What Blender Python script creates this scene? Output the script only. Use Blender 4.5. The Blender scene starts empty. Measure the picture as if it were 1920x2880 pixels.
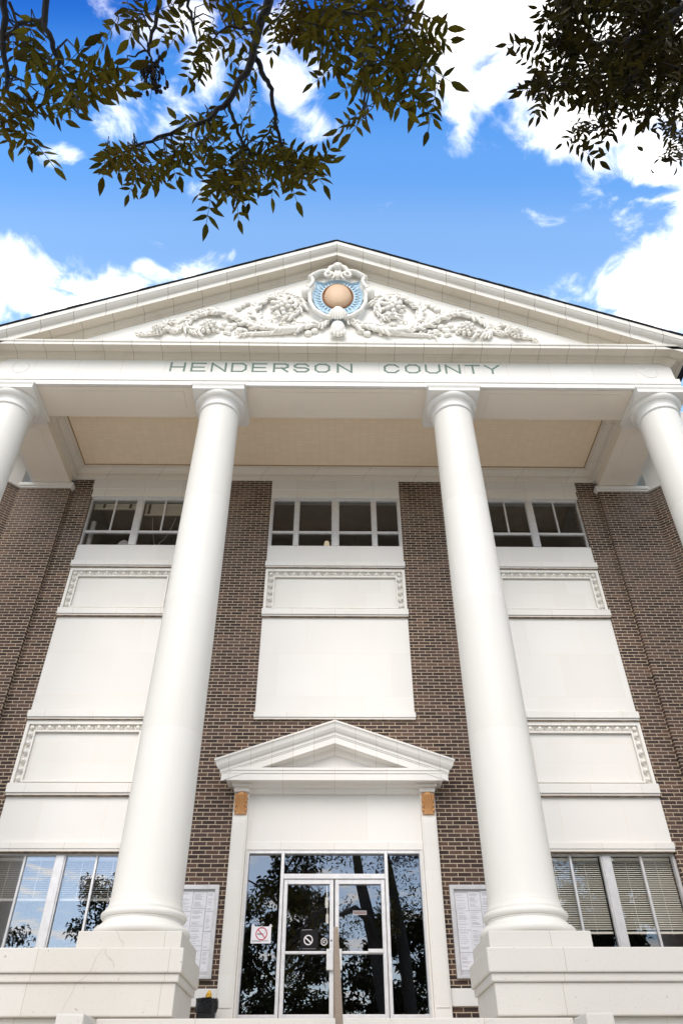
import bpy, math, random
from mathutils import Vector, Matrix
random.seed(7)
sc = bpy.context.scene
COL = sc.collection
PI = math.pi
GZ = -1.65            # ground level (the eye is at z = 0)
LZ = 1.06             # portico landing

# ------------------------------------------------------------------ camera
PITCH, ROLL, YAW, CX, F = 40.0508, 0.2383, -0.8964, -0.0735, 2081.42
cam_rot = Matrix.Rotation(math.radians(YAW), 3, 'Z') @ Matrix.Rotation(math.radians(90 + PITCH), 3, 'X') @ Matrix.Rotation(math.radians(-ROLL), 3, 'Z')
CAM = Vector((CX, -15.0, 0.0))
cd = bpy.data.cameras.new('camera'); co = bpy.data.objects.new('camera', cd); COL.objects.link(co)
co.matrix_world = Matrix.Translation(CAM) @ cam_rot.to_4x4()
cd.sensor_fit = 'VERTICAL'; cd.sensor_height = 36.0; cd.sensor_width = 24.0
cd.lens = F / 2880 * 36.0; cd.clip_start = 0.05; cd.clip_end = 3000
sc.camera = co


def at(xd, yd, depth):
    """world point at a given depth along a sight line (used to lay out the boughs overhead)"""
    u = (xd * 1.2245 - 960) / F; v = (1440 - yd * 1.2245) / F
    return CAM + cam_rot @ (Vector((u, v, -1)) * depth)


# ------------------------------------------------------------------ materials
def new_mat(name):
    m = bpy.data.materials.new(name); m.use_nodes = True
    nt = m.node_tree; nt.nodes.clear()
    out = nt.nodes.new('ShaderNodeOutputMaterial')
    return m, nt, out


def N(nt, t, **kw):
    n = nt.nodes.new(t)
    for k, v in kw.items():
        if k.startswith('i_'):
            key = k[2:]
            key = int(key) if key.isdigit() else key
            n.inputs[key].default_value = v
        else:
            setattr(n, k, v)
    return n


def mathn(nt, op, a, b=None, c=None, clamp=False):
    n = nt.nodes.new('ShaderNodeMath'); n.operation = op; n.use_clamp = clamp
    for i, x in enumerate((a, b, c)):
        if x is None: continue
        if isinstance(x, (int, float)): n.inputs[i].default_value = x
        else: nt.links.new(x, n.inputs[i])
    return n.outputs[0]


def mixc(nt, fac, a, b, mode='MIX'):
    n = nt.nodes.new('ShaderNodeMix'); n.data_type = 'RGBA'; n.blend_type = mode
    for i, x in ((0, fac), (6, a), (7, b)):
        if isinstance(x, (int, float)): n.inputs[i].default_value = x
        elif isinstance(x, tuple): n.inputs[i].default_value = (*x[:3], 1)
        else: nt.links.new(x, n.inputs[i])
    return n.outputs[2]


def ramp(nt, x, a, b):
    n = nt.nodes.new('ShaderNodeMapRange'); n.interpolation_type = 'SMOOTHSTEP'
    nt.links.new(x, n.inputs[0]); n.inputs[1].default_value = a; n.inputs[2].default_value = b
    return n.outputs[0]


def principled(nt, out, color, rough=.6, bump=None, bstr=.3, bdist=.01, metal=0.0, spec=.4):
    p = N(nt, 'ShaderNodeBsdfPrincipled')
    if isinstance(color, tuple): p.inputs['Base Color'].default_value = (*color, 1)
    else: nt.links.new(color, p.inputs['Base Color'])
    if isinstance(rough, (int, float)): p.inputs['Roughness'].default_value = rough
    else: nt.links.new(rough, p.inputs['Roughness'])
    p.inputs['Metallic'].default_value = metal
    p.inputs['Specular IOR Level'].default_value = spec
    if bump is not None:
        b = N(nt, 'ShaderNodeBump'); b.inputs['Strength'].default_value = bstr; b.inputs['Distance'].default_value = bdist
        nt.links.new(bump, b.inputs['Height']); nt.links.new(b.outputs[0], p.inputs['Normal'])
    nt.links.new(p.outputs[0], out.inputs[0])
    return p


def stone_mat(name, base, joint=None, mode='xz', rough=.45, stain=.25, jcol=.55, jw=.004, offset=.5, tint=(.62, .55, .45), stain_scale=.9, pits=.12, cracks=False):
    """painted / glazed masonry: base colour, weather stains, optional block joints"""
    m, nt, out = new_mat(name)
    tc = N(nt, 'ShaderNodeTexCoord')
    n1 = N(nt, 'ShaderNodeTexNoise', i_Scale=stain_scale, i_Detail=7.0, i_Roughness=.62); nt.links.new(tc.outputs['Object'], n1.inputs['Vector'])
    mp = N(nt, 'ShaderNodeMapping'); mp.inputs['Scale'].default_value = (7, 7, .7); nt.links.new(tc.outputs['Object'], mp.inputs[0])
    n2 = N(nt, 'ShaderNodeTexNoise', i_Scale=1.0, i_Detail=5.0, i_Roughness=.6); nt.links.new(mp.outputs[0], n2.inputs['Vector'])
    n3 = N(nt, 'ShaderNodeTexNoise', i_Scale=55.0, i_Detail=4.0); nt.links.new(tc.outputs['Object'], n3.inputs['Vector'])
    s1 = ramp(nt, n1.outputs[0], .5, .78); s2 = ramp(nt, n2.outputs[0], .55, .8)
    s = mathn(nt, 'MULTIPLY', mathn(nt, 'ADD', mathn(nt, 'MULTIPLY', s1, .6), mathn(nt, 'MULTIPLY', s2, .5)), stain, clamp=True)
    c = mixc(nt, s, base, tint)
    c = mixc(nt, mathn(nt, 'MULTIPLY', ramp(nt, n3.outputs[0], .62, .75), pits * min(1, stain * 3)), c, tuple(x * .6 for x in base))
    if cracks:
        vo = N(nt, 'ShaderNodeTexVoronoi', i_Scale=.75); vo.feature = 'DISTANCE_TO_EDGE'
        wv = N(nt, 'ShaderNodeTexNoise', i_Scale=3.0, i_Detail=5.0); nt.links.new(tc.outputs['Object'], wv.inputs['Vector'])
        av = N(nt, 'ShaderNodeVectorMath', operation='MULTIPLY_ADD'); nt.links.new(wv.outputs['Color'], av.inputs[0]); av.inputs[1].default_value = (.18, .18, .18); nt.links.new(tc.outputs['Object'], av.inputs[2]); nt.links.new(av.outputs[0], vo.inputs['Vector'])
        ck = mathn(nt, 'MULTIPLY', ramp(nt, vo.outputs['Distance'], .006, .0015), ramp(nt, n1.outputs[0], .55, .60))
        c = mixc(nt, mathn(nt, 'MULTIPLY', ck, .22), c, (.25, .22, .18))
        n4 = N(nt, 'ShaderNodeTexNoise', i_Scale=16.0, i_Detail=2.0); nt.links.new(tc.outputs['Object'], n4.inputs['Vector'])
        c = mixc(nt, mathn(nt, 'MULTIPLY', ramp(nt, n4.outputs[0], .74, .78), .6), c, (.28, .24, .20))
    h = n3.outputs[0]
    if joint:
        sx = N(nt, 'ShaderNodeSeparateXYZ'); nt.links.new(tc.outputs['Object'], sx.inputs[0])
        cx = N(nt, 'ShaderNodeCombineXYZ')
        if mode == 'xz':
            nt.links.new(mathn(nt, 'ADD', sx.outputs[0], sx.outputs[1]), cx.inputs[0]); nt.links.new(sx.outputs[2], cx.inputs[1])
        elif mode == 'x':
            nt.links.new(sx.outputs[0], cx.inputs[0]); nt.links.new(sx.outputs[2], cx.inputs[1])
        else:
            nt.links.new(sx.outputs[0], cx.inputs[0]); nt.links.new(sx.outputs[1], cx.inputs[1])
        br = N(nt, 'ShaderNodeTexBrick', i_Scale=1.0); br.offset = offset
        br.inputs['Brick Width'].default_value = joint[0]; br.inputs['Row Height'].default_value = joint[1]
        br.inputs['Mortar Size'].default_value = jw; br.inputs['Mortar Smooth'].default_value = .3
        br.inputs['Color1'].default_value = (1, 1, 1, 1); br.inputs['Color2'].default_value = (.955, .95, .94, 1)
        br.inputs['Mortar'].default_value = (1, 1, 1, 1)
        nt.links.new(cx.outputs[0], br.inputs['Vector'])
        c = mixc(nt, 1.0, c, br.outputs['Color'], 'MULTIPLY')
        c = mixc(nt, br.outputs['Fac'], c, tuple(x * jcol for x in tint))
    r = mathn(nt, 'ADD', mathn(nt, 'MULTIPLY', n1.outputs[0], .25), rough - .1)
    principled(nt, out, c, r, h, .12, .004)
    return m


def brick_mat(name, ux=1.0, uy=1.0):
    m, nt, out = new_mat(name)
    tc = N(nt, 'ShaderNodeTexCoord'); sx = N(nt, 'ShaderNodeSeparateXYZ'); nt.links.new(tc.outputs['Object'], sx.inputs[0])
    u = mathn(nt, 'ADD', mathn(nt, 'MULTIPLY', sx.outputs[0], ux), mathn(nt, 'MULTIPLY', sx.outputs[1], uy))
    cx = N(nt, 'ShaderNodeCombineXYZ'); nt.links.new(u, cx.inputs[0]); nt.links.new(sx.outputs[2], cx.inputs[1])
    wob = N(nt, 'ShaderNodeTexNoise', i_Scale=9.0, i_Detail=3.0); nt.links.new(tc.outputs['Object'], wob.inputs['Vector'])
    wv = N(nt, 'ShaderNodeVectorMath', operation='SCALE'); wv.inputs[3].default_value = .007
    nt.links.new(wob.outputs['Color'], wv.inputs[0])
    ad = N(nt, 'ShaderNodeVectorMath', operation='ADD'); nt.links.new(cx.outputs[0], ad.inputs[0]); nt.links.new(wv.outputs[0], ad.inputs[1])
    br = N(nt, 'ShaderNodeTexBrick', i_Scale=1.0); br.offset = .5
    br.inputs['Brick Width'].default_value = .258; br.inputs['Row Height'].default_value = .0785
    br.inputs['Mortar Size'].default_value = .0085; br.inputs['Mortar Smooth'].default_value = .2
    br.inputs['Color1'].default_value = (0, 0, 0, 1); br.inputs['Color2'].default_value = (1, 1, 1, 1); br.inputs['Mortar'].default_value = (.5, .5, .5, 1)
    nt.links.new(ad.outputs[0], br.inputs['Vector'])
    cr = N(nt, 'ShaderNodeValToRGB'); e = cr.color_ramp.elements
    e[0].position = 0; e[0].color = (.032, .019, .016, 1); e[1].position = 1; e[1].color = (.150, .082, .058, 1)
    for p, c in ((.3, (.052, .031, .026, 1)), (.55, (.081, .047, .039, 1)), (.8, (.106, .060, .045, 1))):
        q = e.new(p); q.color = c
    nt.links.new(br.outputs['Color'], cr.inputs[0])
    big = N(nt, 'ShaderNodeTexNoise', i_Scale=.8, i_Detail=6.0, i_Roughness=.65); nt.links.new(tc.outputs['Object'], big.inputs['Vector'])
    fine = N(nt, 'ShaderNodeTexNoise', i_Scale=70.0, i_Detail=3.0); nt.links.new(tc.outputs['Object'], fine.inputs['Vector'])
    c = mixc(nt, mathn(nt, 'MULTIPLY', ramp(nt, fine.outputs[0], .35, .7), .45), cr.outputs[0], (.03, .022, .02))
    c = mixc(nt, mathn(nt, 'MULTIPLY', ramp(nt, big.outputs[0], .42, .72), .30), c, (.14, .088, .068))
    # pale efflorescence in the upper courses
    hi = mathn(nt, 'MULTIPLY', ramp(nt, sx.outputs[2], 9.5, 13.3), ramp(nt, big.outputs[0], .42, .62))
    c = mixc(nt, mathn(nt, 'MULTIPLY', hi, .24), c, (.33, .28, .26))
    mort = mixc(nt, ramp(nt, big.outputs[0], .35, .7), (.54, .43, .31), (.43, .34, .25))
    c = mixc(nt, br.outputs['Fac'], c, mort)
    h = mathn(nt, 'ADD', mathn(nt, 'MULTIPLY', br.outputs['Fac'], -1.0), mathn(nt, 'MULTIPLY', fine.outputs[0], .35))
    principled(nt, out, c, .8, h, .6, .008)
    return m


def plain(name, color, rough=.5, metal=0.0, noise=.0, scale=20.0, spec=.4):
    m, nt, out = new_mat(name)
    if noise:
        tc = N(nt, 'ShaderNodeTexCoord')
        n = N(nt, 'ShaderNodeTexNoise', i_Scale=scale, i_Detail=5.0); nt.links.new(tc.outputs['Object'], n.inputs['Vector'])
        c = mixc(nt, ramp(nt, n.outputs[0], .3, .7), tuple(x * (1 - noise) for x in color), tuple(min(1, x * (1 + noise)) for x in color))
        principled(nt, out, c, rough, n.outputs[0], .1, .004, metal, spec)
    else:
        principled(nt, out, color, rough, metal=metal, spec=spec)
    return m


def glass_mat(name, refl, tint=(1, 1, 1)):
    m, nt, out = new_mat(name)
    g = N(nt, 'ShaderNodeBsdfGlossy'); g.inputs['Roughness'].default_value = 0.0; g.inputs['Color'].default_value = (.95, .96, 1, 1)
    t = N(nt, 'ShaderNodeBsdfTransparent'); t.inputs['Color'].default_value = (*tint, 1)
    tc = N(nt, 'ShaderNodeTexCoord')
    nz = N(nt, 'ShaderNodeTexNoise', i_Scale=.7, i_Detail=0.0); nt.links.new(tc.outputs['Object'], nz.inputs['Vector'])
    bp = N(nt, 'ShaderNodeBump'); bp.inputs['Strength'].default_value = .012; bp.inputs['Distance'].default_value = .02
    nt.links.new(nz.outputs[0], bp.inputs['Height']); nt.links.new(bp.outputs[0], g.inputs['Normal'])
    lw = N(nt, 'ShaderNodeLayerWeight'); lw.inputs[0].default_value = .25
    f = mathn(nt, 'ADD', mathn(nt, 'MULTIPLY', lw.outputs[0], .35), refl, clamp=True)
    mx = N(nt, 'ShaderNodeMixShader'); nt.links.new(f, mx.inputs[0]); nt.links.new(t.outputs[0], mx.inputs[1]); nt.links.new(g.outputs[0], mx.inputs[2])
    nt.links.new(mx.outputs[0], out.inputs[0])
    return m


def emit_mat(name, color, s):
    m, nt, out = new_mat(name)
    e = N(nt, 'ShaderNodeEmission'); e.inputs[0].default_value = (*color, 1); e.inputs[1].default_value = s
    nt.links.new(e.outputs[0], out.inputs[0]); return m


def leaf_mat(name, a, b, c, trans=.12):
    m, nt, out = new_mat(name)
    tc = N(nt, 'ShaderNodeTexCoord')
    n = N(nt, 'ShaderNodeTexNoise', i_Scale=2.5, i_Detail=3.0); nt.links.new(tc.outputs['Object'], n.inputs['Vector'])
    n2 = N(nt, 'ShaderNodeTexNoise', i_Scale=45.0, i_Detail=3.0); nt.links.new(tc.outputs['Object'], n2.inputs['Vector'])
    gi = N(nt, 'ShaderNodeNewGeometry')
    col = mixc(nt, gi.outputs['Random Per Island'], a, b)
    col = mixc(nt, ramp(nt, n2.outputs[0], .56, .70), col, c)
    col = mixc(nt, mathn(nt, 'MULTIPLY', ramp(nt, n.outputs[0], .45, .7), .4), col, c)
    d = N(nt, 'ShaderNodeBsdfPrincipled'); d.inputs['Roughness'].default_value = .55; d.inputs['Specular IOR Level'].default_value = .08
    nt.links.new(col, d.inputs['Base Color'])
    t = N(nt, 'ShaderNodeBsdfTranslucent'); nt.links.new(col, t.inputs[0])
    mx = N(nt, 'ShaderNodeMixShader'); mx.inputs[0].default_value = trans
    nt.links.new(d.outputs[0], mx.inputs[1]); nt.links.new(t.outputs[0], mx.inputs[2]); nt.links.new(mx.outputs[0], out.inputs[0])
    return m


WHITE = (.80, .775, .735)
M = {}
M['white'] = stone_mat('white glazed terracotta', WHITE, stain=.16)
M['white_block'] = stone_mat('white terracotta blocks', WHITE, joint=(1.03, 200.0), mode='x', offset=0, stain=.3, jcol=.95, jw=.004)
M['white_panel'] = stone_mat('white spandrel blocks', (.80, .775, .74), joint=(1.28, 1.05), stain=.12, jcol=1.22, jw=.003)
M['white_small'] = stone_mat('white small blocks', (.80, .775, .735), joint=(.76, .42), stain=.12, jcol=1.25, jw=.0025)
M['cornice_soffit'] = stone_mat('tan soffit blocks with painted shade', (.64, .575, .48), joint=(.70, 200.0), mode='x', offset=0, stain=.6, jcol=.62, jw=.006, tint=(.45, .38, .29))  # darker than the cornice: the shade of its underside is put into the tan
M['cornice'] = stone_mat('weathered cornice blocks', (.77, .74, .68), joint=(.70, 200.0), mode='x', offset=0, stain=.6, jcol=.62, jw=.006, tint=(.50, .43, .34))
M['column'] = stone_mat('painted column shaft', (.80, .775, .725), joint=(200.0, 2.55), stain=.10, jcol=1.15, jw=.002)
M['concrete'] = stone_mat('painted rough concrete', (.69, .66, .61), joint=(1.72, 200.0), pits=.6, cracks=True, stain=.3, jcol=.6, jw=.003, rough=.7)
M['tympanum'] = stone_mat('tympanum plaster', (.86, .835, .79), stain=.12)
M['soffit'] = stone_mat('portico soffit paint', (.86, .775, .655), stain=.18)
M['ornament'] = stone_mat('carved ornament', (.84, .81, .755), stain=.35, tint=(.50, .43, .33), stain_scale=5.0)
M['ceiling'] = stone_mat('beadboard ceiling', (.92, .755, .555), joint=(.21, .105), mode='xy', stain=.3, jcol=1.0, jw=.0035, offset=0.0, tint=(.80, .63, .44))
M['brick'] = brick_mat('brown brick')
M['brick_wl'] = brick_mat('brown brick wing west', .707, .707)
M['brick_wr'] = brick_mat('brown brick wing east', .707, -.707)
M['alu'] = plain('satin aluminium', (.66, .65, .655), .38, .35, .06, 8)
M['wood'] = plain('white painted wood', (.76, .75, .74), .4, 0, .05, 6)
M['glass_door'] = glass_mat('dark door glass', .18, (.55, .55, .55))
M['glass_up'] = glass_mat('upper window glass', .035, (.86, .85, .83))
M['glass_low'] = glass_mat('lower window glass', .19, (.97, .975, .98))
M['glass_blind'] = glass_mat('clear window glass', .06, (.99, .99, .985))
M['ledge_shade'] = plain('brown ledge underside shade', (.22, .165, .115), .8, 0, .4, 9)  # dark brown for the shade line painted under the ledges
M['blind'] = plain('blind slat', (.86, .82, .73), .5)
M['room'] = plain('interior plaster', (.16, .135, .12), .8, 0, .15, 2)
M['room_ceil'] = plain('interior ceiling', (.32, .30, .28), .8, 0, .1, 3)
M['bronze'] = plain('bronze anodised rail', (.33, .245, .175), .38, .55, .08, 12)
M['terracotta'] = stone_mat('bare orange terracotta', (.56, .29, .115), stain=.5, tint=(.30, .14, .06), stain_scale=9.0)
M['orb'] = stone_mat('tan orb', (.66, .45, .29), stain=.35, tint=(.45, .26, .14), stain_scale=4.0)
M['bead'] = plain('brown beads', (.36, .17, .08), .5, 0, .2, 30)
M['blue'] = stone_mat('pale blue glaze', (.47, .64, .76), stain=.4, tint=(.66, .74, .78), stain_scale=6.0)
M['blue_dark'] = plain('deep blue glaze', (.20, .36, .50), .5, 0, .2, 20)
M['letter'] = stone_mat('verdigris letters', (.19, .27, .225), stain=.7, tint=(.28, .26, .24), stain_scale=14.0)
M['shingle'] = plain('dark shingles', (.018, .02, .03), .8, 0, .3, 30)
M['paper'] = plain('paper', (.78, .77, .80), .7, 0, .03, 30)
M['ink'] = plain('grey print', (.42, .41, .44), .7)
M['red'] = plain('sign red', (.55, .06, .10), .5)
M['black'] = plain('black print', (.010, .010, .011), .6, spec=.15)
M['bag'] = plain('black bin bag', (.012, .012, .013), .25, 0, .3, 25)
M['bin'] = plain('black bin plastic', (.02, .02, .022), .4)
M['yellow'] = plain('yellow wrapper', (.78, .45, .05), .45, 0, .25, 60)
M['clear'] = plain('whitish decal', (.7, .66, .68), .5)
M['greyplate'] = plain('grey decal plate', (.20, .19, .20), .5)
M['backing'] = plain('notice backing', (.55, .54, .55), .7)
M['lamp'] = emit_mat('lit lamp shade', (1.0, .86, .62), .55)
M['tube'] = emit_mat('ceiling light', (1, .95, .85), 2.2)
M['bark'] = plain('bark', (.045, .036, .030), .9, 0, .5, 14)
M['twig'] = plain('dark twig', (.018, .014, .013), .8, 0, .3, 30)
M['leaf'] = leaf_mat('leaf olive', (.036, .034, .004), (.140, .118, .010), (.085, .036, .006), .18)
M['leaf_dark'] = leaf_mat('leaf dark', (.013, .012, .002), (.045, .036, .004), (.036, .016, .003), .08)
M['leaf_bg'] = leaf_mat('leaf of trees across lawn', (.020, .022, .008), (.050, .048, .014), (.045, .030, .010), .08)
M['dry'] = plain('withered flower', (.02, .013, .010), .9)


# ------------------------------------------------------------------ mesh helper
class MB:
    def __init__(s): s.v = []; s.f = []; s.mi = []; s.cur = 0

    def add(s, vs, fs):
        o = len(s.v); s.v += [tuple(v) for v in vs]
        for f in fs: s.f.append(tuple(i + o for i in f)); s.mi.append(s.cur)

    def box(s, x0, x1, y0, y1, z0, z1):
        s.add([(x0, y0, z0), (x1, y0, z0), (x1, y1, z0), (x0, y1, z0), (x0, y0, z1), (x1, y0, z1), (x1, y1, z1), (x0, y1, z1)],
              [(0, 3, 2, 1), (4, 5, 6, 7), (0, 1, 5, 4), (1, 2, 6, 5), (2, 3, 7, 6), (3, 0, 4, 7)])

    def prism(s, poly, y0, y1):
        """polygon in x,z (counter-clockwise seen from -y) between y0 (front) and y1"""
        n = len(poly)
        s.add([(x, y0, z) for x, z in poly] + [(x, y1, z) for x, z in poly],
              [tuple(range(n)), tuple(range(2 * n - 1, n - 1, -1))] + [(i, i + n, (i + 1) % n + n, (i + 1) % n) for i in range(n)])

    def lathe(s, cx, cy, prof, n=48, sx=1.0, sy=1.0):
        vs = []; fs = []
        for r, z in prof:
            for k in range(n):
                a = 2 * PI * k / n; vs.append((cx + r * sx * math.cos(a), cy + r * sy * math.sin(a), z))
        for j in range(len(prof) - 1):
            for k in range(n):
                k2 = (k + 1) % n
                fs.append((j * n + k, j * n + k2, (j + 1) * n + k2, (j + 1) * n + k))
        fs.append(tuple(range(n - 1, -1, -1))); fs.append(tuple((len(prof) - 1) * n + k for k in range(n)))
        s.add(vs, fs)

    def sweep(s, path, prof, closed=False):
        """mouldings: profile (out, z) swept along a plan polyline, mitred; out is to the right of travel"""
        n = len(path); vs = []; fs = []
        P = [Vector(p) for p in path]
        for i in range(n):
            dirs = []
            if closed or i > 0: dirs.append((P[i] - P[i - 1]).normalized())
            if closed or i < n - 1: dirs.append((P[(i + 1) % n] - P[i]).normalized())
            ns = [Vector((d.y, -d.x)) for d in dirs]
            mvec = ns[0] if len(ns) == 1 else (ns[0] + ns[1]) / (1 + ns[0].dot(ns[1]))
            for o, z in prof: vs.append((P[i].x + mvec.x * o, P[i].y + mvec.y * o, z))
        k = len(prof)
        for i in range(n if closed else n - 1):
            j = (i + 1) % n
            for a in range(k - 1):
                fs.append((i * k + a, j * k + a, j * k + a + 1, i * k + a + 1))
        if not closed:
            fs.append(tuple(range(k))); fs.append(tuple((n - 1) * k + a for a in range(k - 1, -1, -1)))
        s.add(vs, fs)

    def rake(s, prof, z0, slope, X, yb=None):
        """pediment mouldings: profile (y, dz) run up both slopes and mitred at the apex"""
        k = len(prof); vs = []; fs = []
        for sg in (-1, 0, 1):
            for y, dz in prof:
                x = sg * (X if yb is None else X + max(0, yb - y)); vs.append((x, y, z0 + dz - slope * abs(x)))
        for i in range(2):
            for a in range(k - 1): fs.append((i * k + a, i * k + a + 1, (i + 1) * k + a + 1, (i + 1) * k + a))
        fs.append(tuple(range(k - 1, -1, -1))); fs.append(tuple(2 * k + a for a in range(k)))
        s.add(vs, fs)

    def tube(s, pts, rad, n=8, cap=True):
        pts = [Vector(p) for p in pts]
        if isinstance(rad, (int, float)): rad = [rad] * len(pts)
        vs = []; fs = []; up = None
        for i, p in enumerate(pts):
            t = (pts[min(i + 1, len(pts) - 1)] - pts[max(i - 1, 0)])
            t = t.normalized() if t.length > 1e-9 else Vector((0, 0, 1))
            if up is None:
                up = Vector((0, 0, 1)) if abs(t.z) < .9 else Vector((1, 0, 0))
            a = t.cross(up).normalized(); b = a.cross(t).normalized(); up = b
            for k in range(n):
                q = 2 * PI * k / n; vs.append(p + (a * math.cos(q) + b * math.sin(q)) * rad[i])
        for i in range(len(pts) - 1):
            for k in range(n):
                k2 = (k + 1) % n; fs.append((i * n + k, i * n + k2, (i + 1) * n + k2, (i + 1) * n + k))
        if cap:
            fs.append(tuple(range(n - 1, -1, -1))); fs.append(tuple((len(pts) - 1) * n + k for k in range(n)))
        s.add(vs, fs)

    def ell(s, c, r, rot=None, nu=10, nv=6):
        vs = []; fs = []; c = Vector(c)
        for j in range(nv + 1):
            th = PI * j / nv
            for k in range(nu):
                a = 2 * PI * k / nu
                p = Vector((r[0] * math.sin(th) * math.cos(a), r[1] * math.sin(th) * math.sin(a), r[2] * math.cos(th)))
                if rot: p = rot @ p
                vs.append(c + p)
        for j in range(nv):
            for k in range(nu):
                k2 = (k + 1) % nu; fs.append((j * nu + k, (j + 1) * nu + k, (j + 1) * nu + k2, j * nu + k2))
        s.add(vs, fs)

    def build(s, name, mat, parent=None, smooth=None, bevel=None):
        me = bpy.data.meshes.new(name); me.from_pydata(s.v, [], s.f); me.validate(clean_customdata=False)
        for mm in (mat if isinstance(mat, (list, tuple)) else [mat]): me.materials.append(mm)
        if isinstance(mat, (list, tuple)) and len(me.polygons) == len(s.mi):
            me.polygons.foreach_set('material_index', s.mi)
        if smooth is not None:
            me.shade_smooth(); me.set_sharp_from_angle(angle=math.radians(smooth))
        me.update()
        o = bpy.data.objects.new(name, me); COL.objects.link(o)
        if parent: o.parent = parent
        if bevel:
            b = o.modifiers.new('bevel', 'BEVEL'); b.width = bevel; b.segments = 2; b.limit_method = 'ANGLE'; b.angle_limit = math.radians(40)
        return o


def fix_normals(o):
    import bmesh
    bm = bmesh.new(); bm.from_mesh(o.data); bmesh.ops.recalc_face_normals(bm, faces=bm.faces); bm.to_mesh(o.data); bm.free()


def tag(o, label=None, cat=None, group=None, kind=None):
    if label: o['label'] = label
    if cat: o['category'] = cat
    if group: o['group'] = group
    if kind: o['kind'] = kind
    return o


def empty(name, loc=(0, 0, 0)):
    o = bpy.data.objects.new(name, None); COL.objects.link(o); o.location = loc; o.empty_display_size = .3
    return o


# ------------------------------------------------------------------ ground
m = MB(); m.box(-900, 900, -900, 900, GZ - .5, GZ - .02)
tag(m.build('ground', stone_mat('lawn', (.085, .095, .045), stain=.6, tint=(.22, .18, .10))), kind='structure')
m = MB(); m.box(-40, 40, -45, -3.0, GZ - .3, GZ)
tag(m.build('pavement', stone_mat('pale concrete paving', (.71, .635, .53), joint=(1.5, 1.5), mode='xy', stain=.3, jcol=.5, offset=0)), kind='structure')

# ------------------------------------------------------------------ courthouse
H = empty('courthouse', (0, 0, GZ))
tag(H, 'white columned brick courthouse with a carved pediment over a tall portico', 'building')
H_INV = Vector((0, 0, -GZ))


def part(mb, name, mat, parent=H, **kw):
    """link a mesh built in world coordinates under its thing (the thing's base is at ground level)"""
    o = mb.build(name, mat, None, **kw)
    o.parent = parent
    o.matrix_parent_inverse = Matrix.Translation(-Vector(parent_base(parent)))
    return o


def parent_base(p):
    b = Vector((0, 0, 0))
    while p is not None:
        if p.type == 'EMPTY': b += p.location
        p = None if p.type == 'EMPTY' else p.parent if p.parent is None else None
    return b


BAY = 1.72; BI, BO = 3.87, 6.53       # centre bay half width; side bay inner / outer x
TOPZ = 14.0
class Sep(MB):
    def box(s, *r): m = MB(); m.box(*r); part(m, s.nm, s.mt, bevel=s.bv)


def separate(nm, mt, bv=None):
    q = Sep(); q.nm, q.mt, q.bv = nm, mt, bv; return q


w = separate('brick_wall', M['brick'])
for s in (-1, 1):
    def bx(a, b, *r): w.box(min(s * a, s * b), max(s * a, s * b), *r)
    bx(BAY, BI, 0, .45, -.5, TOPZ)
    bx(BO, 7.1, 0, .45, -.5, TOPZ)
    bx(7.1, 8.46, -.12, .45, -.5, 13.29)
    bx(BI, BO, .001, .45, -.5, 2.3)
w.box(-BAY, -1.69, .001, .45, 4.1, 6.81); w.box(1.69, BAY, .001, .45, 4.1, 6.81); w.box(-1.69, 1.69, .001, .45, 5.25, 6.81)
w.box(-1.72, -1.69, .001, .45, -.5, 4.1); w.box(1.69, 1.72, .001, .45, -.5, 4.1)
for s, mt in ((-1, 'brick_wl'), (1, 'brick_wr')):
    w = MB(); a = s * 8.46
    pts = [(a, -.12), (s * 10.6, -2.26), (s * 11.2, -1.7), (a, .8)]
    for z0, z1, nm, mm, out in ((-.5, 13.28, 'wing_wall', mt, 0), (13.28, 13.42, 'wing_band', 'white', .05), (13.42, 14.55, 'wing_frieze', 'white_block', 0), (14.55, 14.95, 'wing_cornice', 'cornice', .35)):
        w = MB(); d = Vector((-s * .707 * -1, -.707)) * out
        pp = [(x - s * .707 * out, y - .707 * out) for x, y in pts]
        if s > 0: pp = pp[::-1]
        w.add([(x, y, z0) for x, y in pp] + [(x, y, z1) for x, y in pp],
              [(3, 2, 1, 0), (4, 5, 6, 7)] + [(i, (i + 1) % 4, (i + 1) % 4 + 4, i + 4) for i in range(4)])
        o = part(w, nm, M[mm]); fix_normals(o)
# anta caps under the side beams, water table at the foot
for s in (-1, 1):
    w = MB()
    x0, x1 = sorted((s * 7.06, s * 8.47))
    w.box(x0 - .03, x1 + .03, -.20, .3, 13.33, 13.44); w.box(x0 + .005, x1 - .005, -.155, .3, 13.285, 13.33)
    part(w, 'pilaster_capital', M['white'], bevel=.012)
    w = MB(); x0, x1 = sorted((s * 1.99, s * 7.1)); w.box(x0, x1, -.05, .3, 1.65, 1.91)
    part(w, 'water_table', M['white'], bevel=.008)


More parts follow.
